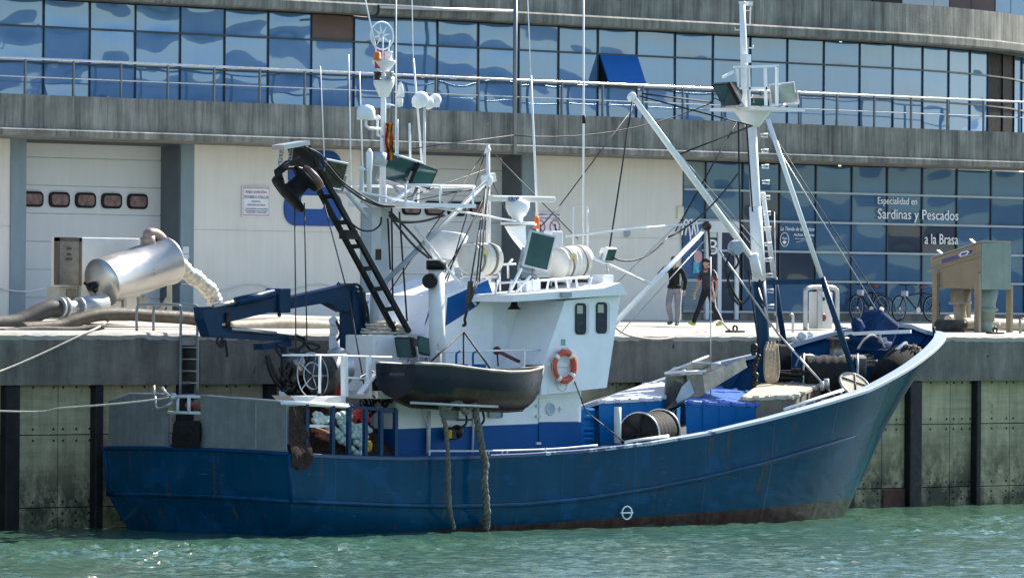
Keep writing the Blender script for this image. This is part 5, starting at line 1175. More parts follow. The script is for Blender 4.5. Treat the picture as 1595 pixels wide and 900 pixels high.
# fish tubs with lids
def tub(corners, h, yf, label, m_, lidm, tilt):
    """corners of the lid rim in order: front left, front right, back right, back left"""
    c = sum(corners, Vector())/4; r = thing('fish_tub', c-Vector((0, 0, h)), label, 'fish tub', 'lidded fish tubs on the fore deck')
    dn = Vector((0, 0, -1)); low = [c+(p-c)*.94+dn*(p.z-c.z+h) for p in corners]
    b = MB(); top = [c+(p-c)*.98 for p in corners]; b.grid([top, low], sm=False, closed=True); b._f([b.bm.verts.new(p) for p in low])
    for k in range(4):
        p, q = top[k], top[(k+1) % 4]
        for t in (.25, .5, .75): s_ = p.lerp(q, t); e_ = low[k].lerp(low[(k+1) % 4], t); o_ = (s_-c); o_.z = 0; o_ = o_.normalized()*.012; b.bar(s_+o_, e_+o_, .05, .02, up=o_)
    b.build('body', m_, r)
    l = MB(); th = Vector((0, 0, .07)); l.grid([corners, [p+th for p in corners], [c+(p-c)*.93+th*1.2 for p in corners]], sm=False, closed=True); l._f([l.bm.verts.new(c+(p-c)*.93+th*1.2) for p in corners])
    n_ = (corners[1]-corners[0]).cross(corners[3]-corners[0]).normalized(); n_ *= 1 if n_.z > 0 else -1
    for t in (.5,): l.bar(corners[0].lerp(corners[1], t)+th*1.25, corners[3].lerp(corners[2], t)+th*1.25, .06, .03, up=n_)
    for p, q in ((corners[0], corners[1]), (corners[1], corners[2]), (corners[3], corners[2])):
        for t in (.08, .3, .7, .92): l.box(p.lerp(q, t)+th*.8, (.16, .1, .1), bev=.02)
    l.build('lid', lidm, r); return r
M['tub_lid'] = mat('sunlit_blue_plastic_lid', (.05, .15, .5), .4, var=.12, dirt=((.2, .26, .45), 3, .6)); M['tub_lid_pale'] = mat('whitish_plastic_lid', (.5, .53, .6), .5, var=.06)  # sunlight painted into the pale blue lid; the other lid is whitish
tub([S(931, 629, y=-4.6), S(1030, 624, y=-4.6), S(1062, 599, y=-2.9), S(1000, 603, y=-2.6)], 1.2, 0, 'blue fish tub with whitish lid beside the wheelhouse front', M['tub'], M['tub_lid_pale'], 0)
tub([S(1066, 629, y=-5.1), S(1174, 634, y=-5.1), S(1217, 622, y=-4.2), S(1112, 607, y=-3.3)], 1.1, 0, 'blue fish tub with blue lid in front of the foremast', M['tub'], M['tub_lid'], 0)
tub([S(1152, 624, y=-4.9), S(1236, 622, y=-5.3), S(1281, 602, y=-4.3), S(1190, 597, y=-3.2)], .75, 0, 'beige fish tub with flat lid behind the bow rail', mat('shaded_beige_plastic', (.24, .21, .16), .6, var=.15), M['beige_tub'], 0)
# oval basket leaning on the bow rail
c = S(1331, 601, y=YC-2.15); r = thing('basket', c-Vector((0, 0, .25)), 'round cream lidded basket tied to the bow rail', 'basket')
n_ = Vector((-.15, -.75, .75)).normalized(); MB().lathe(c, n_, [(-.28, .26), (0, .4), (.03, .4)], 22).build('body', M['coil'], r); MB().lathe(c, n_, [(.02, .37), (.04, .36)], 22).build('lid', mat('cream_canvas', (.55, .48, .36), .8, var=.15), r)
u = n_.orthogonal().normalized(); v = n_.cross(u); MB().tube([c+n_*.03+(u*math.cos(t*.262)+v*math.sin(t*.262))*.4 for t in range(24)], .035, 6, closed=True).build('rim', mat('pale_rubber_rim', (.45, .43, .38), .6, var=.3), r)
b = MB(); b.tube([c+n_*.05+u*.38, c+n_*.05-u*.38], .02, 5); b.tube([c+n_*.05+v*.38+u*.1, c+n_*.05-v*.38+u*.1], .02, 5); b.build('tie', M['cable'], r)
# net heap and ropes inside the bow
def heap(c, rx, ry, rz, seed, rough=.3, n=22):
    m = MB(); rows = []
    for j in range(n//2+1):
        ph = math.pi/2*j/(n//2); row = []
        for i in range(n):
            th = 2*math.pi*i/n; k = 1+rough*noise.noise((math.cos(th)*2+seed, math.sin(th)*2, ph*2.4))+rough*.4*noise.noise((math.cos(th)*6+seed, math.sin(th)*6, ph*6))
            row.append(Vector(c)+Vector((rx*math.cos(th)*math.cos(ph)*k, ry*math.sin(th)*math.cos(ph)*k, rz*math.sin(ph)*k)))
        rows.append(row)
    return m.grid(rows, closed=True)
r = thing('net_bundle', S(1395, 590, y=YC-.6), 'dark bundle of netting with tan ropes lying inside the bow', 'net bundle')
a_, b_ = S(1375, 598, y=YC-1.0), S(1413, 548, y=YC-.8); ax = b_-a_; MB().lathe(a_, ax, [(0, .2), (.1, .42), (ax.length*.5, .4), (ax.length*.9, .33), (ax.length, .1)], 14).build('netting', M['net_black'], r)
b = MB(); rnd3 = random.Random(6)
for i in range(14): b.tube(smooth([b_+Vector((rnd3.uniform(-.35, .3), rnd3.uniform(-.35, .1), rnd3.uniform(-.25, .2))) for k in range(4)], 5), .022, 5)
b.build('tan_rope', M['coil_tan'], r); MB().box(S(1404, 540, y=YC-.9), (.4, .12, .1), Matrix.Rotation(-.5, 3, 'Y'), .02).build('white_handle', M['white_clean'], r)
# canvas covered gear on the bow
r = thing('canvas_cover', S(1345, 545, y=YC+.4), 'blue canvas cover tied with cord over gear at the bow', 'canvas cover')
b = MB(); b.box(S(1367, 512, y=YC+.4), (.85, .7, .75), Matrix.Rotation(.5, 3, 'Y'), .14); b.lathe(S(1350, 530, y=YC+.4), (.5, 0, .8), [(0, .25), (.2, .3), (.4, .2)], 9); b.build('cover', M['canvas'], r)
o = heap(S(1352, 545, y=YC+.2), .62, .5, .42, 3, .55).build('bundle', M['canvas'], r)
b = MB(); b.tube(smooth([S(1336, 543, y=YC-.3), S(1345, 530, y=YC-.3), S(1358, 522, y=YC-.3), S(1372, 530, y=YC-.3), S(1378, 542, y=YC-.3)], 5), .03, 5); b.tube([S(1368, 491, y=YC+.2), S(1374, 480, y=YC+.2)], .06, 6); b.build('cord', M['rope'], r)
MB().lathe(S(1338, 513, y=YC+.3), (-.5, 0, .85), [(0, .17), (.2, .15), (.35, .03)], 10).build('tensioner_sleeve', M['canvas'], r)
# nets and floats on the aft deck
r = thing('fishing_net', S(500, 708, y=-5.4), 'heap of dark brown fishing net hanging over the stern rail', 'fishing net')
heap(S(497, 705, y=-5.2)-Vector((0, 0, .5)), 1.0, .8, 1.65, 1, .35).build('heap', M['net'], r)
heap(S(540, 705, y=-4.6)-Vector((0, 0, .5)), 1.4, .9, 1.2, 9, .3).build('heap', M['net'], r)
b = MB(); rows = []
for i in range(9):
    t = i/8; x = S(454, 650, y=-6.5).x+.62*t; rows.append([Vector((x, -6.42+.1*noise.noise((x*3, j, 0)), 2.85-j*.16)) if j < 6 else Vector((x+.05*noise.noise((i*.9, j*.7, 1)), -6.5-.08*abs(noise.noise((i*.8, j*.9, 3))), 2.85-j*.16+.16*noise.noise((i*.6, 5, 2))-.1*math.sin(3.14*t)*(j-5)/3)) for j in range(9)])
b.grid(rows); b.grid([[p+Vector((0, .1, 0)) for p in q] for q in rows]); b.build('draped_net', M['net'], r)
b = MB()
for q in ([(470, 690), (473, 700), (474, 712), (470, 716)], [(455, 678), (462, 684), (466, 680)], [(466, 682), (472, 690), (477, 700), (476, 712)], [(487, 668), (500, 672), (513, 677)], [(494, 676), (503, 681), (514, 684)]): b.tube(smooth([S(a_, b_, y=-6.2) for a_, b_ in q], 5), .07, 6)
b.build('red_rope', M['net_red'], r)
r = thing('net_bag', S(288, 697, y=-3.4), 'black net bag hanging over the transom between the stern boards', 'net bag')
def sp(px, py): t = spt(px, 2.2); p = stern_pt(t, 0); q = S(px, py, x=p.x-.1); return q
rows = []
for j, py in enumerate((655, 662, 672, 682, 691, 697)):
    l, rr_ = (271-(j*1.2 if j < 4 else 3), 311) if j else (272, 311); row = []
    for i in range(9): q = sp(l+(rr_-l)*i/8, py); q.x -= .12*math.sin(math.pi*i/8)*math.sin(math.pi*min(1, (j+.6)/5)); row.append(q)
    rows.append(row)
b = MB(); b.grid(rows); b.grid([[p+Vector((.12, 0, 0)) for p in q] for q in rows]); b.build('bag', M['net_black'], r)
b = MB()
for q in ([(274, 632), (280, 630), (284, 634)], [(287, 634), (292, 632), (297, 637)], [(300, 636), (306, 640), (310, 636)]): b.tube(smooth([sp(a_, b_)+Vector((.35, 0, 0)) for a_, b_ in q], 5), .09, 6)
b.build('red_rope', M['net_red'], r)
def floats(name, label, paths, m_, y, rad=.075, step=.125):
    m = MB()
    for q in paths:
        P = smooth([S(a_, b_, y=y+(c_[0] if c_ else 0)) for a_, b_, *c_ in q], 14); acc = 0; last = P[0]
        for p, nx in zip(P, P[1:]):
            acc += (nx-p).length
            if acc >= step:
                acc = 0; ax = (nx-p).normalized(); m.lathe(nx, ax, [(-step*.46, rad*.45), (-step*.34, rad*.95), (step*.34, rad*.95), (step*.46, rad*.45)], 9)
    return tag(m.build(name, m_), label, 'net floats')
yf_ = -6.1
floats('float_line', 'string of pale green net floats in loops behind the blue stern rail posts', [
    [(486, 650), (493, 645), (500, 648), (498, 656), (492, 660)], [(494, 660), (503, 656), (512, 654), (518, 650)], [(523, 648), (530, 651), (538, 650), (543, 652)],
    [(524, 663), (532, 656), (541, 655)], [(528, 669), (536, 663), (545, 660), (548, 664)], [(505, 667), (518, 668), (527, 673), (533, 682), (540, 692), (545, 699)],
    [(545, 662), (556, 664), (567, 663), (572, 668)], [(545, 672), (556, 673), (566, 671)], [(548, 685), (554, 688), (560, 692), (564, 699), (560, 706), (553, 704), (548, 698)], [(530, 675), (536, 672), (541, 673)],
    [(566, 692), (567, 698), (573, 703)], [(484, 658), (492, 653), (502, 651), (512, 652)], [(520, 652), (528, 646), (538, 645), (546, 649)], [(536, 682), (546, 679), (556, 678), (566, 680)], [(512, 660), (520, 668), (524, 678), (532, 688)], [(560, 668), (568, 676), (570, 686), (562, 692)], [(540, 667), (550, 668), (560, 666)], [(572, 662), (575, 670), (573, 678)], [(556, 681), (562, 685), (567, 683)]], M['float'], yf_)
m = MB(); m.tube(smooth([S(547, 653, y=-6.1), S(555, 645, y=-5.6), S(566, 643, y=-5.6), S(564, 650, y=-5.6), S(556, 656, y=-5.6)], 6), [.12]*25, 8); m.sph(S(573, 654, y=-5.6), .08); tag(m.build('red_buoy', M['red']), 'red curved buoy lying on the pale net floats', 'buoy')
m = MB(); m.lathe(S(572, 700, y=-5.6), (.2, 0, 1), [(-.06, .04), (0, .1), (.14, .1), (.2, .05)]); tag(m.build('yellow_float', M['yellow']), 'small yellow float at the foot of the pale net floats', 'buoy')
# flag on the aft mast
r = thing('flag', S(604, 252, y=YM+.1), 'furled red and yellow flag hanging on the aft mast', 'flag')
for i, (x0, x1, k) in enumerate(((602, 606, 'flagred'), (605, 610, 'yellow'), (608, 612, 'flagred'))):
    b = MB(); rows = []
    for j in range(9): t = j/8; rows.append([S(x0+(x1-x0)*u+1.2*math.sin(j*1.3+u*3)+(2 if j > 5 else 0), 192+58*t, y=YM-.15+.06*math.sin(u*5+j)) for u in (0, .33, .66, 1)])
    b.grid(rows); b.grid([[p+Vector((0, .03, 0)) for p in q] for q in rows]); b.build('stripe' if k == 'yellow' else 'edge_stripe', M[k], r)
# ------------------------------------------------------------------ mooring lines
def line(path, r, m_, label, name='mooring_line', n=8): return tag(MB().tube(smooth(path, n), r, 6).build(name, m_), label, 'mooring line')
e0 = spt(270, 2.9); q = stern_pt(e0, 3.0)
line([q, S(200, 627, y=-2.4), S(100, 635, y=-1.4), S(0, 640, y=-.6), Vector((-25, .2, 3.1)), Vector((-33, .5, 4.45))], .024, M['rope'], 'pale mooring line running left from the stern boards')
m = MB(); m.tube([q+Vector((-.05, .1, 0)), S(252, 603, x=q.x-.2)], .035, 6); m.tube([q+Vector((-.15, .45, -.05)), q+Vector((-.15, .5, .25))], .03, 6); m.sph(q+Vector((-.1, -.1, 0)), .1, n=8); m.tube(smooth([q+Vector((-.2, .4, 0)), q+Vector((-.25, .25, -.25)), q+Vector((-.2, -.1, -.15)), q], 6), .035, 6)
m.build('stern_cleat', M['galv'], bt)
line([S(172, 498, y=2.0), S(150, 511, y=.4), S(128, 521, y=-.05), S(60, 553, y=-.1), S(0, 578, y=-.2), S(-60, 597, y=-.6)], .026, M['rope'], 'pale mooring line draped over the quay edge below the steel tank')
line([S(950, 500, y=-2.8), S(965, 515, y=-1.5), S(988, 524, y=-.6), S(1030, 528, y=-.2), S(1075, 519, y=.3), S(1100, 511, y=.9), S(1120, 500, y=1.6), S(1136, 514, y=.9)], .028, M['rope'], 'slack mooring line dipping over the quay edge near the two men')
# ------------------------------------------------------------------ quay furniture
# ladder
r = thing('quay_ladder', S(295, 600, y=-.1), 'steel ladder with curved grab rails set into the quay edge', 'ladder')
for px in (281, 307):
    b = MB(); x = S(px, 560, y=-.06).x
    b.tube(smooth([Vector((x-.62, .75, ZQ+.02)), Vector((x-.62, .75, ZQ+.5)), Vector((x-.55, .62, ZQ+.62)), Vector((x-.1, 0, ZQ+.62)), Vector((x, -.06, ZQ+.5)), Vector((x, -.06, ZQ)), Vector((x, -.06, 2.9))], 5), .032, 7); b.build('grab_rail', M['post_steel'], r)
for i in range(6): z = 3.0+i*.27; MB().tube([(S(281, 560, y=-.06).x, -.06, z), (S(307, 560, y=-.06).x, -.06, z)], .02, 6).build('rung', M['post_steel'], r)
# vacuum tank
YV = 3.2
r = thing('vacuum_tank', S(200, 508, y=YV), 'horizontal stainless steel suction tank with pipes on the quay', 'tank')
a_, b_ = S(157, 441, y=YV), S(263, 405, y=YV); ax = b_-a_; L = ax.length; axn = ax.normalized(); R_ = .56
MB().lathe(a_, ax, [(-.2, .02), (-.17, .2), (-.08, .43), (0, R_), (.03, R_+.02), (.07, R_+.02), (.1, R_), (L-.1, R_), (L-.07, R_+.02), (L-.03, R_+.02), (L, R_), (L+.1, .42), (L+.16, .1)], 40).build('vessel', M['stainless'], r)
v = MB(); c = a_-axn*.22; v.cyl(c, c-axn*.15, .1); v.cyl(c-axn*.15+Vector((-.15, 0, .1)), c-axn*.15+Vector((.2, 0, -.12)), .035); v.build('end_valve', M['dark_metal'], r)
v = MB(); v.cyl(S(232, 382, y=YV), S(230, 368, y=YV), .17); v.tube(smooth([S(230, 372, y=YV), S(232, 364, y=YV), S(243, 365, y=YV), S(253, 374, y=YV), S(258, 386, y=YV)], 6), .13, 12); v.build('elbow_pipe', mat('rust_pink_pipe', (.42, .3, .25), .4, metal=.4, var=.3), r)
v = MB(); v.tube(smooth([S(260, 408, y=YV), S(276, 409, y=YV), S(290, 424, y=YV), S(304, 433, y=YV), S(322, 448, y=YV), S(332, 462, y=YV), S(335, 474, y=YV)], 8), [.19+.012*math.sin(i*1.9)+.015*math.sin(i*.6) for i in range(49)], 14); v.build('corrugated_outlet', mat('crumpled_foil_hose', (.5, .48, .42), .4, metal=.7, var=.4, sc=9, bump=.8, bsc=14), r)
v = MB(); v.sph(S(272, 388, y=YV), .08); v.cyl(S(272, 400, y=YV), S(272, 384, y=YV), .04); v.box(S(270, 393, y=YV), (.22, .2, .16), bev=.03); v.build('valve', M['galv'], r)
v = MB(); v.tube([S(162, 472, y=YV-.4), S(122, 480, y=YV-.4)], .24, 16); v.tube([S(122, 480, y=YV-.4), S(92, 481, y=YV-.4)], .18, 14)
for px in (122, 100, 92): v.lathe(S(px, 480, y=YV-.4), (1, 0, -.06), [(-.03, .26), (.03, .26)], 16)
v.build('inlet_pipe', M['galv'], r)
v = MB()
for p, q in (((264, 495), (264, 440)), ((193, 492), (193, 462)), ((217, 490), (217, 462)), ((222, 462), (240, 488)), ((262, 465), (248, 487)), ((193, 492), (264, 495)), ((150, 498), (150, 470))): v.bar(S(*p, y=YV+(.3 if p[0] > 200 else -.2)), S(*q, y=YV+(.3 if p[0] > 200 else -.2)), .1, .08)
v.bb(S(200, 500, y=YV-.1), S(150, 488, y=YV)+Vector((0, .6, 0))); v.build('frame', mat('yellowed_frame_paint', (.45, .44, .36), .5, var=.2), r)
r = thing('control_cabinet', S(160, 498, y=YV+1.6), 'white metal cabinet with a brown covered panel behind the steel tank', 'cabinet')
p0, p1 = S(127, 497, y=YV+.9), S(262, 372, y=YV+.9); MB().bb((p0.x, YV+.9, p0.z), (p1.x-.9, YV+2., p1.z), bev=.02).build('housing', M['cabinet'], r)
p0, p1 = S(91, 444, y=YV+.85), S(125, 372, y=YV+.85); MB().bb((p0.x, YV+.85, p0.z), (p1.x, YV+.95, p1.z), bev=.03).build('covered_panel', M['tarp'], r)
b = MB(); b.bb((p0.x-.04, YV+.84, p0.z), (p0.x+.03, YV+.97, p1.z+.02)); b.bb((p1.x-.03, YV+.84, p0.z), (p1.x+.04, YV+.97, p1.z+.02)); b.bb((p0.x-.04, YV+.84, p1.z-.06), (p1.x+.04, YV+.97, p1.z+.03)); b.build('panel_edge', mat('brown_edge_strip', (.12, .09, .065), .7, var=.3), r)
b = MB()
for py, w_ in ((387, 7), (396, 5.5), (403, 9)): b.bb(S(108-w_/2, py+2, y=YV+.835), S(108+w_/2, py-2, y=YV+.84))
b.build('faded_marking', mat('brown_ink', (.07, .06, .05), .8), r)
p0, p1 = S(92, 496, y=YV+.95), S(120, 446, y=YV+.95); MB().bb((p0.x, YV+.95, p0.z), (p1.x, YV+1.4, p1.z)).build('lower_box', mat('dirty_cream_box', (.45, .43, .35), .6, var=.15), r)
MB().bb(S(104, 470, y=YV+.93), S(119, 450, y=YV+.94)).build('hatch', M['tarp'], r)
# hoses lying on the quay
def hose(path, r_, m_, label, y): return tag(MB().tube(smooth([S(a_, b_, y=y) for a_, b_ in path], 8), r_, 14).build('hose', m_), label, 'hose', None)
hose([(92, 481), (75, 481), (58, 488), (40, 497), (20, 503), (-20, 505), (-90, 506)], .2, M['hose'], 'thick dark hose curving left from the tank inlet along the quay', YV-.4)
hose([(30, 512), (90, 508), (115, 500), (150, 491), (190, 489), (240, 492), (290, 495), (318, 500), (332, 505)], .15, mat('brown_hose', (.085, .07, .05), .65, var=.3, sc=5), 'long brown hose lying along the quay in front of the tank', 1.6)
hose([(0, 517), (60, 513), (115, 514), (160, 508)], .08, M['hose'], 'thin dark hose at the quay edge left of the ladder', .8)
hose([(318, 500), (345, 499), (400, 497), (435, 496), (470, 498), (520, 499), (560, 500)], .1, mat('pale_straight_pipe', (.55, .5, .42), .5, var=.15), 'upper pale pipe lying on the quay behind the blue crane', 5.0)
hose([(352, 510), (400, 508), (440, 505), (480, 507), (516, 509), (560, 510)], .16, M['pipe_tan'], 'lower thicker pale pipe lying on the quay behind the blue crane', 2.6)
# right hand hopper
YH2 = 1.4
def hp(px, py, y=YH2): return S(px, py, y=y)
r = thing('fish_hopper', hp(1515, 518), 'olive brown steel hopper with sloping top on four legs at the quay edge', 'hopper')
# front face lies parallel to the quay; the long side runs inland
a0, a1 = hp(1528.5, 450), hp(1574, 450); dep = 1.75
back = Vector((-.0, dep, 0)); sc2 = .965
def side(px, py): return S(px, py, x=a0.x)
sp_ = [side(1528, 450), side(1528, 379), side(1448, 401), side(1448, 420), side(1462, 447)]
ext = Vector((a1.x-a0.x, 0, 0))
m = MB(); m.prism([side(1462.5, 448), side(1528.5, 450), side(1528.5, 378), side(1449, 404), side(1452, 421), side(1462.5, 421)], ext); m.build('hopper_body', M['hopper'], r)
t = .012
ff = [a0+Vector((.0, -t, -.02)), a1+Vector((0, -t, -.02)), Vector((a1.x, a0.y-t, hp(1574, 385).z)), Vector((a1.x-.12, a0.y-t, hp(1574, 377.5).z)), Vector((a0.x, a0.y-t, hp(1530, 378.5).z))]
MB().prism(ff, (0, .01, 0)).build('end_plate', M['hopper_green'], r)
m = MB(); m.prism([side(1447, 420.5), side(1529, 396), side(1529, 399), side(1447, 423.5)], (-.05, 0, 0)); m.build('seam_flange', M['hopper'], r)
m = MB(); m.prism([side(1449, 403), side(1529, 377), side(1529, 374.5), side(1449, 400.5)], (ext.x, 0, 0)); m.build('top_lid', mat('hopper_lid_paint', (.32, .31, .26), .45, var=.1), r)
m = MB()
for px, py in ((1465, 393), (1516, 376)): q = side(px, py); m.bar(q+Vector((.1, 0, -.06)), q+Vector((.1, .18, .06)), .1, .03)
m.build('lid_catch', M['white_clean'], r)
m = MB()
for k in range(3): d_ = k*2.3; m.prism([side(1467, 405.5+d_-1), side(1495, 396.2+d_), side(1495, 397.2+d_), side(1467, 406.7+d_-1)], (-.012, 0, 0))
m.prism([side(1510, 390), side(1514, 389), side(1514, 393), side(1508, 396)], (-.012, 0, 0)); m.build('stripe_mark', M['text_blue'], r)
MB().prism([side(1493, 398), side(1497, 393), side(1507, 390), side(1511, 392), side(1507, 397), side(1497, 400)], (-.016, 0, 0)).build('badge', M['sign'], r)
MB().prism([side(1497, 397), side(1499, 394.5), side(1506, 392.6), side(1507.5, 393.2), side(1505, 396), side(1499, 398)], (-.02, 0, 0)).build('badge_mark', M['text_blue'], r)
for (px, py, y1, xx) in ((1457.5, 506, 422, 0), (1503, 517, 450, 1)):
    pass
lg = [(side(1461, 448), 506), (side(1526, 448), 519)]
for q, k in ((side(1460, 424), 0), (side(1525.5, 426), 0)):
    zf = zq(q.y); MB().bb((q.x-.11, q.y-.08, zf), (q.x-.01, q.y+.08, q.z)).build('leg', M['hopper'], r)
    MB().bb((a1.x+.0, q.y-.08, zf), (a1.x+.1, q.y+.08, q.z-.3)).build('leg', M['hopper'], r)
m = MB(); c = Vector(((a0.x+a1.x)/2, a0.y+.35, a0.z)); m.lathe(c, (0, 0, -1), [(0, .36), (.42, .26), (.5, .26), (.52, .34), (.57, .34), (.6, .24), (.85, .24)], 18); m.tube(smooth([c-Vector((0, 0, .8)), c-Vector((-.02, 0, 1.0)), c+Vector((.25, .1, -1.25)), c+Vector((.6, .15, -1.28)), c+Vector((1.5, .2, -1.3))], 6), .2, 14)
m.build('outlet', M['hopper_green'], r)
m = MB(); c = Vector(((a0.x+a1.x)/2, a0.y+1.25, a0.z)); m.lathe(c, (0, 0, -1), [(0, .3), (.3, .24), (.35, .3), (.4, .3), (.42, .2)], 16); m.tube(smooth([c-Vector((0, 0, .4)), c-Vector((0, 0, .7)), c+Vector((.2, 0, -.95)), c+Vector((.7, -.1, -.95)), c+Vector((1.2, -.3, -1.0))], 6), .17, 14); m.build('outlet', M['pipe_tan'], r)
hose([(1497, 505), (1530, 504), (1560, 506), (1595, 507), (1680, 508)], .17, M['pipe_tan'], 'tan pipe lying on the quay under the hopper running right', 2.4)
tag(MB().tube([S(1462, 507, y=2.2), S(1500, 507.5, y=2.2)], .16, 14).build('pipe', M['hose']), 'short grey pipe lying between the hopper legs', 'pipe')
tag(MB().tube(smooth([S(1476, 498, y=4), S(1490, 496, y=4), S(1520, 497, y=4)], 5), .12, 12).build('pipe', mat('pale_bent_pipe', (.5, .45, .37), .5)), 'pale bent pipe on the ground behind the hopper', 'pipe')
tag(MB().tube([S(1589, 519, y=.5), S(1589, 497, y=.5)], .04, 8).tube([S(1589, 498, y=.5), S(1597, 496, y=.5)], .03, 6).build('post', M['pipe_tan']), 'thin bent steel post at the right end of the quay edge', 'post')
# mooring rings on the quay edge
def ring_plate(px, py, y, label):
    c = S(px, py, y=y); c.z = zq(y); r = thing('mooring_ring', c, label, 'mooring ring', 'mooring rings on the quay edge')
    MB().box(c+Vector((0, 0, .03)), (.55, .2, .05), bev=.02).build('base', M['dark_metal'], r); MB().tube([c+Vector((.075*math.cos(t*.393), 0, .1+.075*math.sin(t*.393))) for t in range(16)], .026, 8, closed=True).build('ring', M['dark_metal'], r); return r
ring_plate(1145, 516, .8, 'dark iron mooring ring on the quay beside the two men'); ring_plate(1550, 518, .5, 'dark iron mooring ring on the quay edge under the hopper')
# service cabinet with hoop guard
YX = 2.6
r = thing('power_cabinet', S(1279, 513, y=YX), 'white electricity cabinet inside a steel hoop guard on the quay behind the bow', 'cabinet')
p0, p1 = S(1275, 512, y=YX), S(1297, 455, y=YX); MB().bb((p0.x, YX, p0.z), (p1.x, YX+.36, p1.z), bev=.02).build('box', M['cabinet'], r)
MB().bb(S(1275, 468, y=YX-.02), S(1284, 463, y=YX)).build('hasp', M['dark_metal'], r); MB().lathe(S(1281, 494, y=YX-.01), (0, -1, 0), [(0, .1), (.05, .1), (.06, .06)]).build('red_socket', mat('dull_red_socket', (.2, .05, .06), .5), r)
for yy in (YX-.25,):
    b = MB(); b.tube(smooth([S(1254.5, 517, y=yy), S(1254.5, 460, y=yy), S(1256, 451, y=yy), S(1264, 447.5, y=yy), S(1294, 447.5, y=yy), S(1302, 451, y=yy), S(1304, 460, y=yy), S(1304, 517, y=yy)], 6), .06, 8); b.build('hoop_guard', M['galv'], r)
MB().bb(S(1274, 512, y=YX-.1), S(1279, 450, y=YX-.05)).build('centre_bar', M['galv'], r)
for px, lab in ((1211, 'short steel post with a bent top on the quay left of the foremast leg'), (1235, 'short steel post with a bent top between the mast legs and the white cabinet')):
    tag(MB().tube(smooth([S(px, 520, y=1.2), S(px, 494, y=1.2), S(px-1, 490, y=1.2), S(px-4, 489, y=1.2)], 4), .035, 7).build('guard_post', M['galv']), lab, 'post')
# ------------------------------------------------------------------ bicycle
def bicycle(pf, pr, y, label):
    f, rr_ = S(*pf, y=y), S(*pr, y=y); zg = zq(y); R = .345
    f.z = rr_.z = zg+R; d = rr_.x-f.x; r = thing('bicycle', ((f.x+rr_.x)/2, y, zg), label, 'bicycle')
    for c, st in ((f, .15), (rr_, 0)):
        ux = Vector((math.cos(st), math.sin(st), 0)); t = MB(); t.tube([c+(ux*math.cos(k*.196)+Vector((0, 0, 1))*math.sin(k*.196))*R for k in range(32)], .022, 7, closed=True); o = t.build('wheel', M['rubber'], r)
        s = MB(); s.tube([c+(ux*math.cos(k*.196)+Vector((0, 0, 1))*math.sin(k*.196))*(R-.028) for k in range(32)], .014, 5, closed=True)
        for k in range(12): a = k*.524; s.tube([c, c+(ux*math.cos(a)+Vector((0, 0, 1))*math.sin(a))*(R-.03)], .003, 3)
        s.build('rim', M['grey_paint'], o); MB().cyl(c-Vector((0, .05, 0)), c+Vector((0, .05, 0)), .035, n=8).build('hub', M['galv'], o)
    P = lambda t, z: Vector((f.x+d*t, y, zg+z))
    bbk, seat, head, hd2 = P(.56, .3), P(.68, .78), P(.22, .86), P(.2, .7)
    b = MB()
    for p, q, w_ in ((head, f, .016), (hd2, bbk, .02), (hd2, seat, .02), (seat, bbk, .018), (bbk, rr_, .012), (seat, rr_, .011), (seat, seat+Vector((.03*d, 0, .14)), .014)): b.tube([p, q], w_, 7)
    b.build('frame', M['black'], r)
    b = MB(); b.tube([head, head+Vector((-.02, 0, .14))], .014, 6); b.tube(smooth([head+Vector((.16, -.28, .14)), head+Vector((-.02, -.22, .16)), head+Vector((-.04, 0, .14)), head+Vector((-.02, .22, .16)), head+Vector((.16, .28, .14))], 4), .014, 6); b.build('handlebar', M['black'], r)
    MB().sph(seat+Vector((.06, 0, .16)), .13, 1.1, .6, .35).build('saddle', mat('red_brown_saddle', (.2, .06, .04), .5), r)
    b = MB(); b.lathe(bbk-Vector((0, .05, 0)), (0, 1, 0), [(0, .09), (.01, .09)], 14); b.bar(bbk, bbk+Vector((.12, -.08, -.12)), .02); b.bar(bbk, bbk+Vector((-.12, .08, .12)), .02); b.build('crank', M['galv'], r)
    MB().box(head+Vector((-.06, 0, -.1)), (.1, .2, .16), bev=.02).build('front_lamp', M['steel_white'], r); MB().box(f+Vector((.1, -.02, -.1)), (.03, .02, .09)).build('orange_reflector', M['orange'], r)
    b = MB(); b.bar(rr_+Vector((0, 0, .4)), rr_+Vector((-.42, 0, .44)), .14, .02); b.tube([rr_, rr_+Vector((.02, 0, .4))], .01, 5); b.build('carrier', M['black'], r)
bicycle((1400, 478), (1451, 480), 8.7, 'dark bicycle standing directly behind the bow tip, left of the hopper')
bicycle((1334, 478), (1372, 479), 9.05, 'dark bicycle added in place of dark window reflections, left of the other bicycle')  # added where the shop window only mirrors dark shapes
# loose ropes on the decks
def tangle(name, label, c, rx, ry, rz, n, r_, m_, seed):
    rn = random.Random(seed); b = MB()
    for i in range(n):
        a0 = rn.uniform(0, 6.28); k = rn.uniform(.45, 1); h0 = rn.uniform(0, rz)
        b.tube(smooth([Vector(c)+Vector((rx*k*math.cos(a0+t*.7)+rn.uniform(-.06, .06), ry*k*math.sin(a0+t*.7)+rn.uniform(-.06, .06), h0*(1-k*.6)+rn.uniform(0, .06))) for t in range(rn.randint(5, 9))], 4), r_, 5)
    return tag(b.build(name, m_), label, 'rope coil')
tangle('rope_coil', 'loose dark rope heaped on the fore deck between the foremast and the far reel', S(1240, 592, y=-3.6), .75, .7, .5, 18, .035, M['coil'], 2)
tangle('rope_coil', 'small heap of tan rope beside the windlass at the bow', S(1338, 572, y=-3.2), .5, .5, .4, 12, .03, M['coil_tan'], 5)
tangle('rope_coil', 'pale rope heap on the aft platform beside the black boom foot', S(600, 520, y=-4.0), .55, .5, .35, 14, .03, M['rope'], 8)
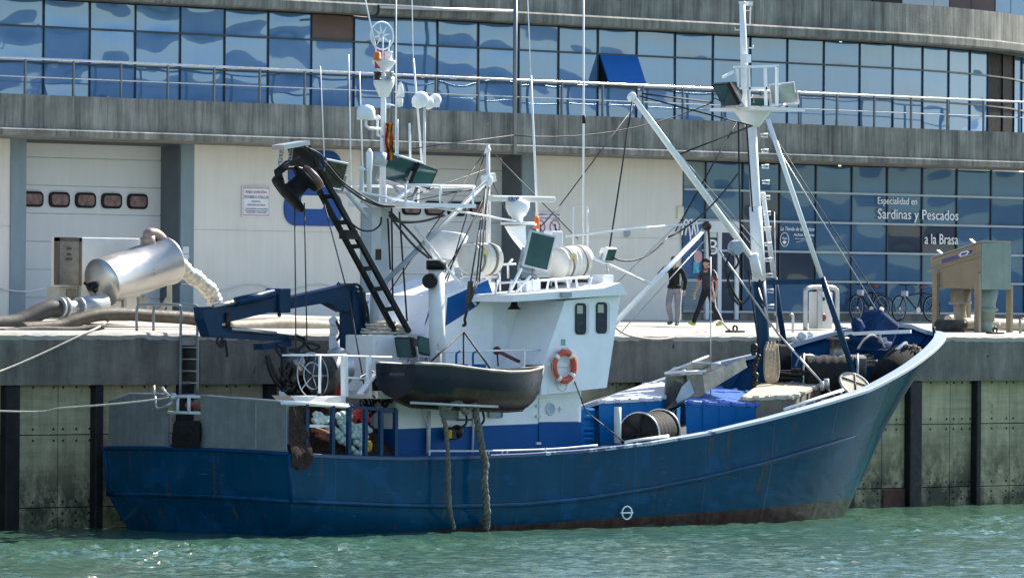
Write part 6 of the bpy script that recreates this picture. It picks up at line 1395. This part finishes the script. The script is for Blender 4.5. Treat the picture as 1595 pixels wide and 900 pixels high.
# ------------------------------------------------------------------ people
def person(loc, yaw, J, mats, label, extra):
    """J: joints name -> (forward, left, up, radius_a, radius_b, parent, cloth); yaw is the facing direction"""
    f = Vector((math.cos(yaw), math.sin(yaw), 0)); l = Vector((-f.y, f.x, 0)); O = Vector(loc)
    P = lambda a, b, c: O+f*a+l*b+Vector((0, 0, c))
    r = thing('person', O, label, 'person')
    names = list(J); idx = {n: i for i, n in enumerate(names)}
    me = bpy.data.meshes.new('body'); me.from_pydata([P(*J[n][:3]) for n in names], [(idx[n], idx[J[n][5]]) for n in names if J[n][5]], [])
    o = bpy.data.objects.new('body', me); COL.objects.link(o)
    md = o.modifiers.new('s', 'SKIN'); md.use_smooth_shade = True
    for n in names:
        sv_ = me.skin_vertices[0].data[idx[n]]; sv_.radius = J[n][3:5]; sv_.use_root = n == 'pelvis'
    sb = o.modifiers.new('d', 'SUBSURF'); sb.levels = sb.render_levels = 2
    bpy.context.view_layer.update()
    nm = bpy.data.meshes.new_from_object(o.evaluated_get(bpy.context.evaluated_depsgraph_get())); bpy.data.objects.remove(o)
    keys = list(mats); nm.materials.clear()
    for k in keys: nm.materials.append(mats[k])
    segs = [(P(*J[n][:3]), P(*J[J[n][5]][:3]), J[n][6]) for n in names if J[n][5]]
    for p in nm.polygons:
        c = p.center; best, bd = None, 9
        for a, b, k in segs:
            t = max(0, min(1, (c-a).dot(b-a)/max(1e-6, (b-a).length_squared))); d = (c-a.lerp(b, t)).length
            if d < bd: bd, best = d, k
        p.material_index = keys.index(best); p.use_smooth = True
    nm.name = 'body'; place('body', nm, r); extra(r, P); return r
def head(J, b, tilt=0, turn=0.0):
    """neck, skull, jaw, nose, ears on the chest joint"""
    x, y, z = b; ct, stn = math.cos(turn), math.sin(turn)
    def q(a, s, c): return (x+a*ct-s*stn+tilt*c*.6, y+a*stn+s*ct, z+c)
    J['neck'] = q(.0, 0, .06)+(.062, .062, 'chest', 'skin'); J['throat'] = q(.015, 0, .13)+(.058, .058, 'neck', 'skin')
    J['skull'] = q(.02, 0, .235)+(.086, .1, 'throat', 'skin'); J['crown'] = q(.01, 0, .31)+(.065, .075, 'skull', 'skin')
    J['jaw'] = q(.065, 0, .17)+(.045, .045, 'throat', 'skin'); J['nose'] = q(.125, 0, .222)+(.016, .016, 'skull', 'skin')
    for sd, n in ((1, 'l'), (-1, 'r')): J['ear'+n] = q(-.005, sd*.095, .225)+(.014, .024, 'skull', 'skin')
def hand(J, wrist, name, d, curl, lat):
    """palm, four fingers of their own length and a thumb leaving the side of the palm"""
    w_ = Vector(J[wrist][:3]); d = Vector(d).normalized(); lat = Vector(lat).normalized(); n = d.cross(lat)
    p = w_+d*.075; J[name+'palm'] = tuple(p)+(.024, .036, wrist, 'skin')
    for i, (o, L) in enumerate(((-.03, .075), (-.01, .085), (.01, .08), (.03, .062))):
        a = p+d*.035+lat*o; b = a+(d*(1-curl*.4)+n*curl*.5)*L*.5; c = b+(d*(1-curl)+n*curl)*L*.5
        for k, v, pr in (('a', a, name+'palm'), ('b', b, f'{name}f{i}a'), ('c', c, f'{name}f{i}b')): J[f'{name}f{i}{k}'] = tuple(v)+(.0085, .0085, pr, 'skin')
    a = p-d*.03-lat*.045; J[name+'ta'] = tuple(a)+(.011, .011, name+'palm', 'skin'); J[name+'tb'] = tuple(a+d*.04-lat*.02+n*.01)+(.009, .009, name+'ta', 'skin')
def base(hip, sh):
    J = {}
    J['pelvis'] = (0, 0, hip, .135, .16, None, 'leg'); J['waist'] = (.0, 0, hip+.14, .125, .16, 'pelvis', 'top'); J['ribs'] = (.01, 0, hip+.3, .13, .175, 'waist', 'top'); J['chest'] = (.0, 0, sh, .1, .13, 'ribs', 'top')
    return J
# man with a striped dark polo shirt walking along the quay
J = base(.94, 1.42); head(J, (.03, 0, 1.42), .12)
for n, s, sw in (('l', 1, -.08), ('r', -1, .14)):
    J['sh'+n] = (0, s*.19, 1.41, .062, .068, 'chest', 'top'); J['um'+n] = (sw*.3-.01, s*.235, 1.27, .055, .058, 'sh'+n, 'top'); J['cuff'+n] = (sw*.5-.02, s*.245, 1.2, .05, .052, 'um'+n, 'trim'); J['el'+n] = (sw*.7-.03, s*.25, 1.1, .042, .042, 'cuff'+n, 'skin'); J['wr'+n] = (sw*1.3+.06, s*.24, .87, .028, .032, 'el'+n, 'skin'); hand(J, 'wr'+n, 'h'+n, (.15, 0, -1), .5, (s*1., .2, 0))
for n, s, k, a, t in (('r', -1, (.2, .5), (.44, .11), .22), ('l', 1, (-.12, .5), (-.42, .13), -.02)):
    J['hp'+n] = (.0, s*.1, .88, .1, .105, 'pelvis', 'leg'); J['kn'+n] = (k[0], s*.1, k[1], .078, .08, 'hp'+n, 'leg'); J['cf'+n] = ((k[0]+a[0])/2, s*.1, .33, .075, .078, 'kn'+n, 'leg'); J['an'+n] = (a[0], s*.1, a[1], .06, .062, 'cf'+n, 'leg'); J['hl'+n] = (a[0]-.03, s*.1, a[1]-.065, .045, .042, 'an'+n, 'shoe'); J['to'+n] = (a[0]+.2, s*.11, a[1]-.065+t*.35, .04, .05, 'hl'+n, 'shoe')
xp = S(1102, 504, y=4.2)
def ex2(r, P):
    b = MB(); b.sph(P(.055, 0, 1.70), .106, .98, .98, .7, 14); b.sph(P(.02, 0, 1.66), .104, .9, .95, .9, 14); b.build('hair', M['hair'], r)
    b = MB()
    for s in (-1, 1): b.sph(P(.165, s*.035, 1.665), .012, n=6)
    b.build('eye', M['black'], r)
    b = MB(); b.tube([P(.085, .07, 1.5), P(.1, 0, 1.47), P(.085, -.07, 1.5), P(0, -.085, 1.53), P(-.06, 0, 1.55), P(0, .085, 1.53)], .02, 6, closed=True); b.build('collar', M['redtrim'], r)
    b = MB(); b.tube([P(-.0, .225, .9), P(-.1, .19, .52), P(-.28, .185, .32), P(-.43, .17, .14)], .016, 5); b.tube([P(.0, .19, 1.47), P(-.03, .265, 1.38), P(-.035, .3, 1.25)], .014, 5); b.build('white_piping', M['white_clean'], r)
person((xp.x, 4.2, zq(4.2)), math.radians(184), J, dict(skin=M['skin'], top=M['polo'], trim=M['redtrim'], leg=M['trouser_black'], shoe=M['shoe_green']), 'man in charcoal polo shirt and black trousers walking left with his head down', ex2)
# man with a black jacket, hand at his mouth
J = base(.96, 1.45); head(J, (.0, 0, 1.45), .02, .35)
J['shl'] = (0, .2, 1.44, .068, .074, 'chest', 'top'); J['ell'] = (-.03, .3, 1.16, .058, .06, 'shl', 'top'); J['wrl'] = (.08, .3, .92, .042, .044, 'ell', 'top'); hand(J, 'wrl', 'hl', (.12, 0, -1), .45, (1, .1, 0))
J['shr'] = (0, -.2, 1.44, .068, .074, 'chest', 'top'); J['elr'] = (.14, -.4, 1.3, .058, .06, 'shr', 'top'); J['wrr'] = (.2, -.2, 1.5, .042, .044, 'elr', 'top'); hand(J, 'wrr', 'hr', (-.1, .62, .55), .5, (.8, .3, 0))
for n, s, k, a in (('l', 1, (.02, .5), (-.02, .11)), ('r', -1, (.2, .52), (.02, .13))):
    J['hp'+n] = (0, s*.1, .9, .102, .108, 'pelvis', 'leg'); J['kn'+n] = (k[0], s*.095, k[1], .08, .082, 'hp'+n, 'leg'); J['cf'+n] = ((k[0]+a[0])/2-.02, s*.09, .33, .077, .08, 'kn'+n, 'leg'); J['an'+n] = (a[0], s*.07, a[1], .062, .064, 'cf'+n, 'leg'); J['hl'+n] = (a[0]-.03, s*.08, a[1]-.065, .045, .042, 'an'+n, 'shoe'); J['to'+n] = (a[0]+.19, s*.1, a[1]-.07, .04, .05, 'hl'+n, 'shoe')
xp = S(1050, 502, y=4.8)
def ex1(r, P):
    b = MB(); b.sph(P(-.02, 0, 1.73), .108, .98, .98, .7, 14); b.sph(P(-.035, -.01, 1.69), .104, .9, .95, .9, 14); b.build('hair', mat('brown_hair', (.07, .04, .02), .7), r)
    b = MB(); q = P(.105, .045, 1.695)
    for s in (-1, 1): b.sph(P(.1-.02*s, .038+s*.04, 1.697), .032, .7, .9, .8, 8)
    b.tube([P(.12, -.02, 1.70), P(.02, -.1, 1.70)], .008, 5); b.tube([P(.09, .09, 1.70), P(-.04, .09, 1.70)], .008, 5); b.build('sunglasses', M['black'], r)
    b = MB(); b.lathe(P(0, 0, 1.0), (0, 0, 1), [(-.04, .165), (-.02, .185), (.03, .185), (.06, .17)], 18); b.build('jacket_hem', M['jacket'], r)
    b = MB(); b.tube([P(.02, .215, .92), P(.03, .182, .5), P(.0, .175, .32), P(-.02, .145, .12)], .016, 5); b.build('white_stripe', M['white_clean'], r)
person((xp.x, 4.8, zq(4.8)), math.radians(205), J, dict(skin=M['skin'], top=M['jacket'], leg=M['trouser_grey'], shoe=M['shoe_teal']), 'man in sunglasses and black jacket with grey trousers, hand raised to his mouth', ex1)
# ------------------------------------------------------------------ one object for every separate piece
def split_pieces(o):
    me = o.data; n = len(me.vertices); par = list(range(n))
    def find(i):
        while par[i] != i: par[i] = par[par[i]]; i = par[i]
        return i
    for e in me.edges:
        a, b = find(e.vertices[0]), find(e.vertices[1])
        if a != b: par[a] = b
    comp = {}
    for i in range(n): comp.setdefault(find(i), []).append(i)
    if len(comp) < 2: return 1
    keys = list(comp); bx = []
    for k in keys:
        cs = [me.vertices[i].co for i in comp[k]]; bx.append(([min(c[j] for c in cs)-.03 for j in range(3)], [max(c[j] for c in cs)+.03 for j in range(3)]))
    cl = list(range(len(keys)))
    def f2(i):
        while cl[i] != i: i = cl[i]
        return i
    for i in range(len(keys)):
        for j in range(i):
            if all(bx[i][0][q] <= bx[j][1][q] and bx[j][0][q] <= bx[i][1][q] for q in range(3)): cl[f2(i)] = f2(j)
    groups = {}
    for i, k in enumerate(keys): groups.setdefault(f2(i), set()).update(comp[k])
    if len(groups) < 2: return 1
    first = True
    for g in list(groups.values()):
        idx = {v: t for t, v in enumerate(sorted(g))}
        ps = [p for p in me.polygons if p.vertices[0] in g]
        m2 = bpy.data.meshes.new(o.name.split('.')[0]); m2.from_pydata([me.vertices[v].co[:] for v in sorted(g)], [], [[idx[v] for v in p.vertices] for p in ps])
        for q, p in zip(m2.polygons, ps): q.use_smooth = p.use_smooth; q.material_index = p.material_index
        for mt in me.materials: m2.materials.append(mt)
        if first: new = m2; first = False
        else:
            c = o.copy(); c.data = m2; COL.objects.link(c)
            for k in ('label', 'category'): 
                if k in c: del c[k]
    o.data = new; return len(groups)
KEEP = {'bolt_hole', 'wall_panel', 'window_frame', 'louvre', 'shop_mullion', 'shop_transom', 'lettering', 'word', 'name', 'wall', 'stripe_mark', 'body', 'border', 'walker_symbol', 'core', 'panel_edge', 'lid', 'eye', 'sunglasses', 'wound_rope', 'splash_guard', 'coping_beam'}
for o in list(bpy.data.objects):
    if o.type == 'MESH' and o.parent and o.name.split('.')[0] not in KEEP and not o.children: split_pieces(o)
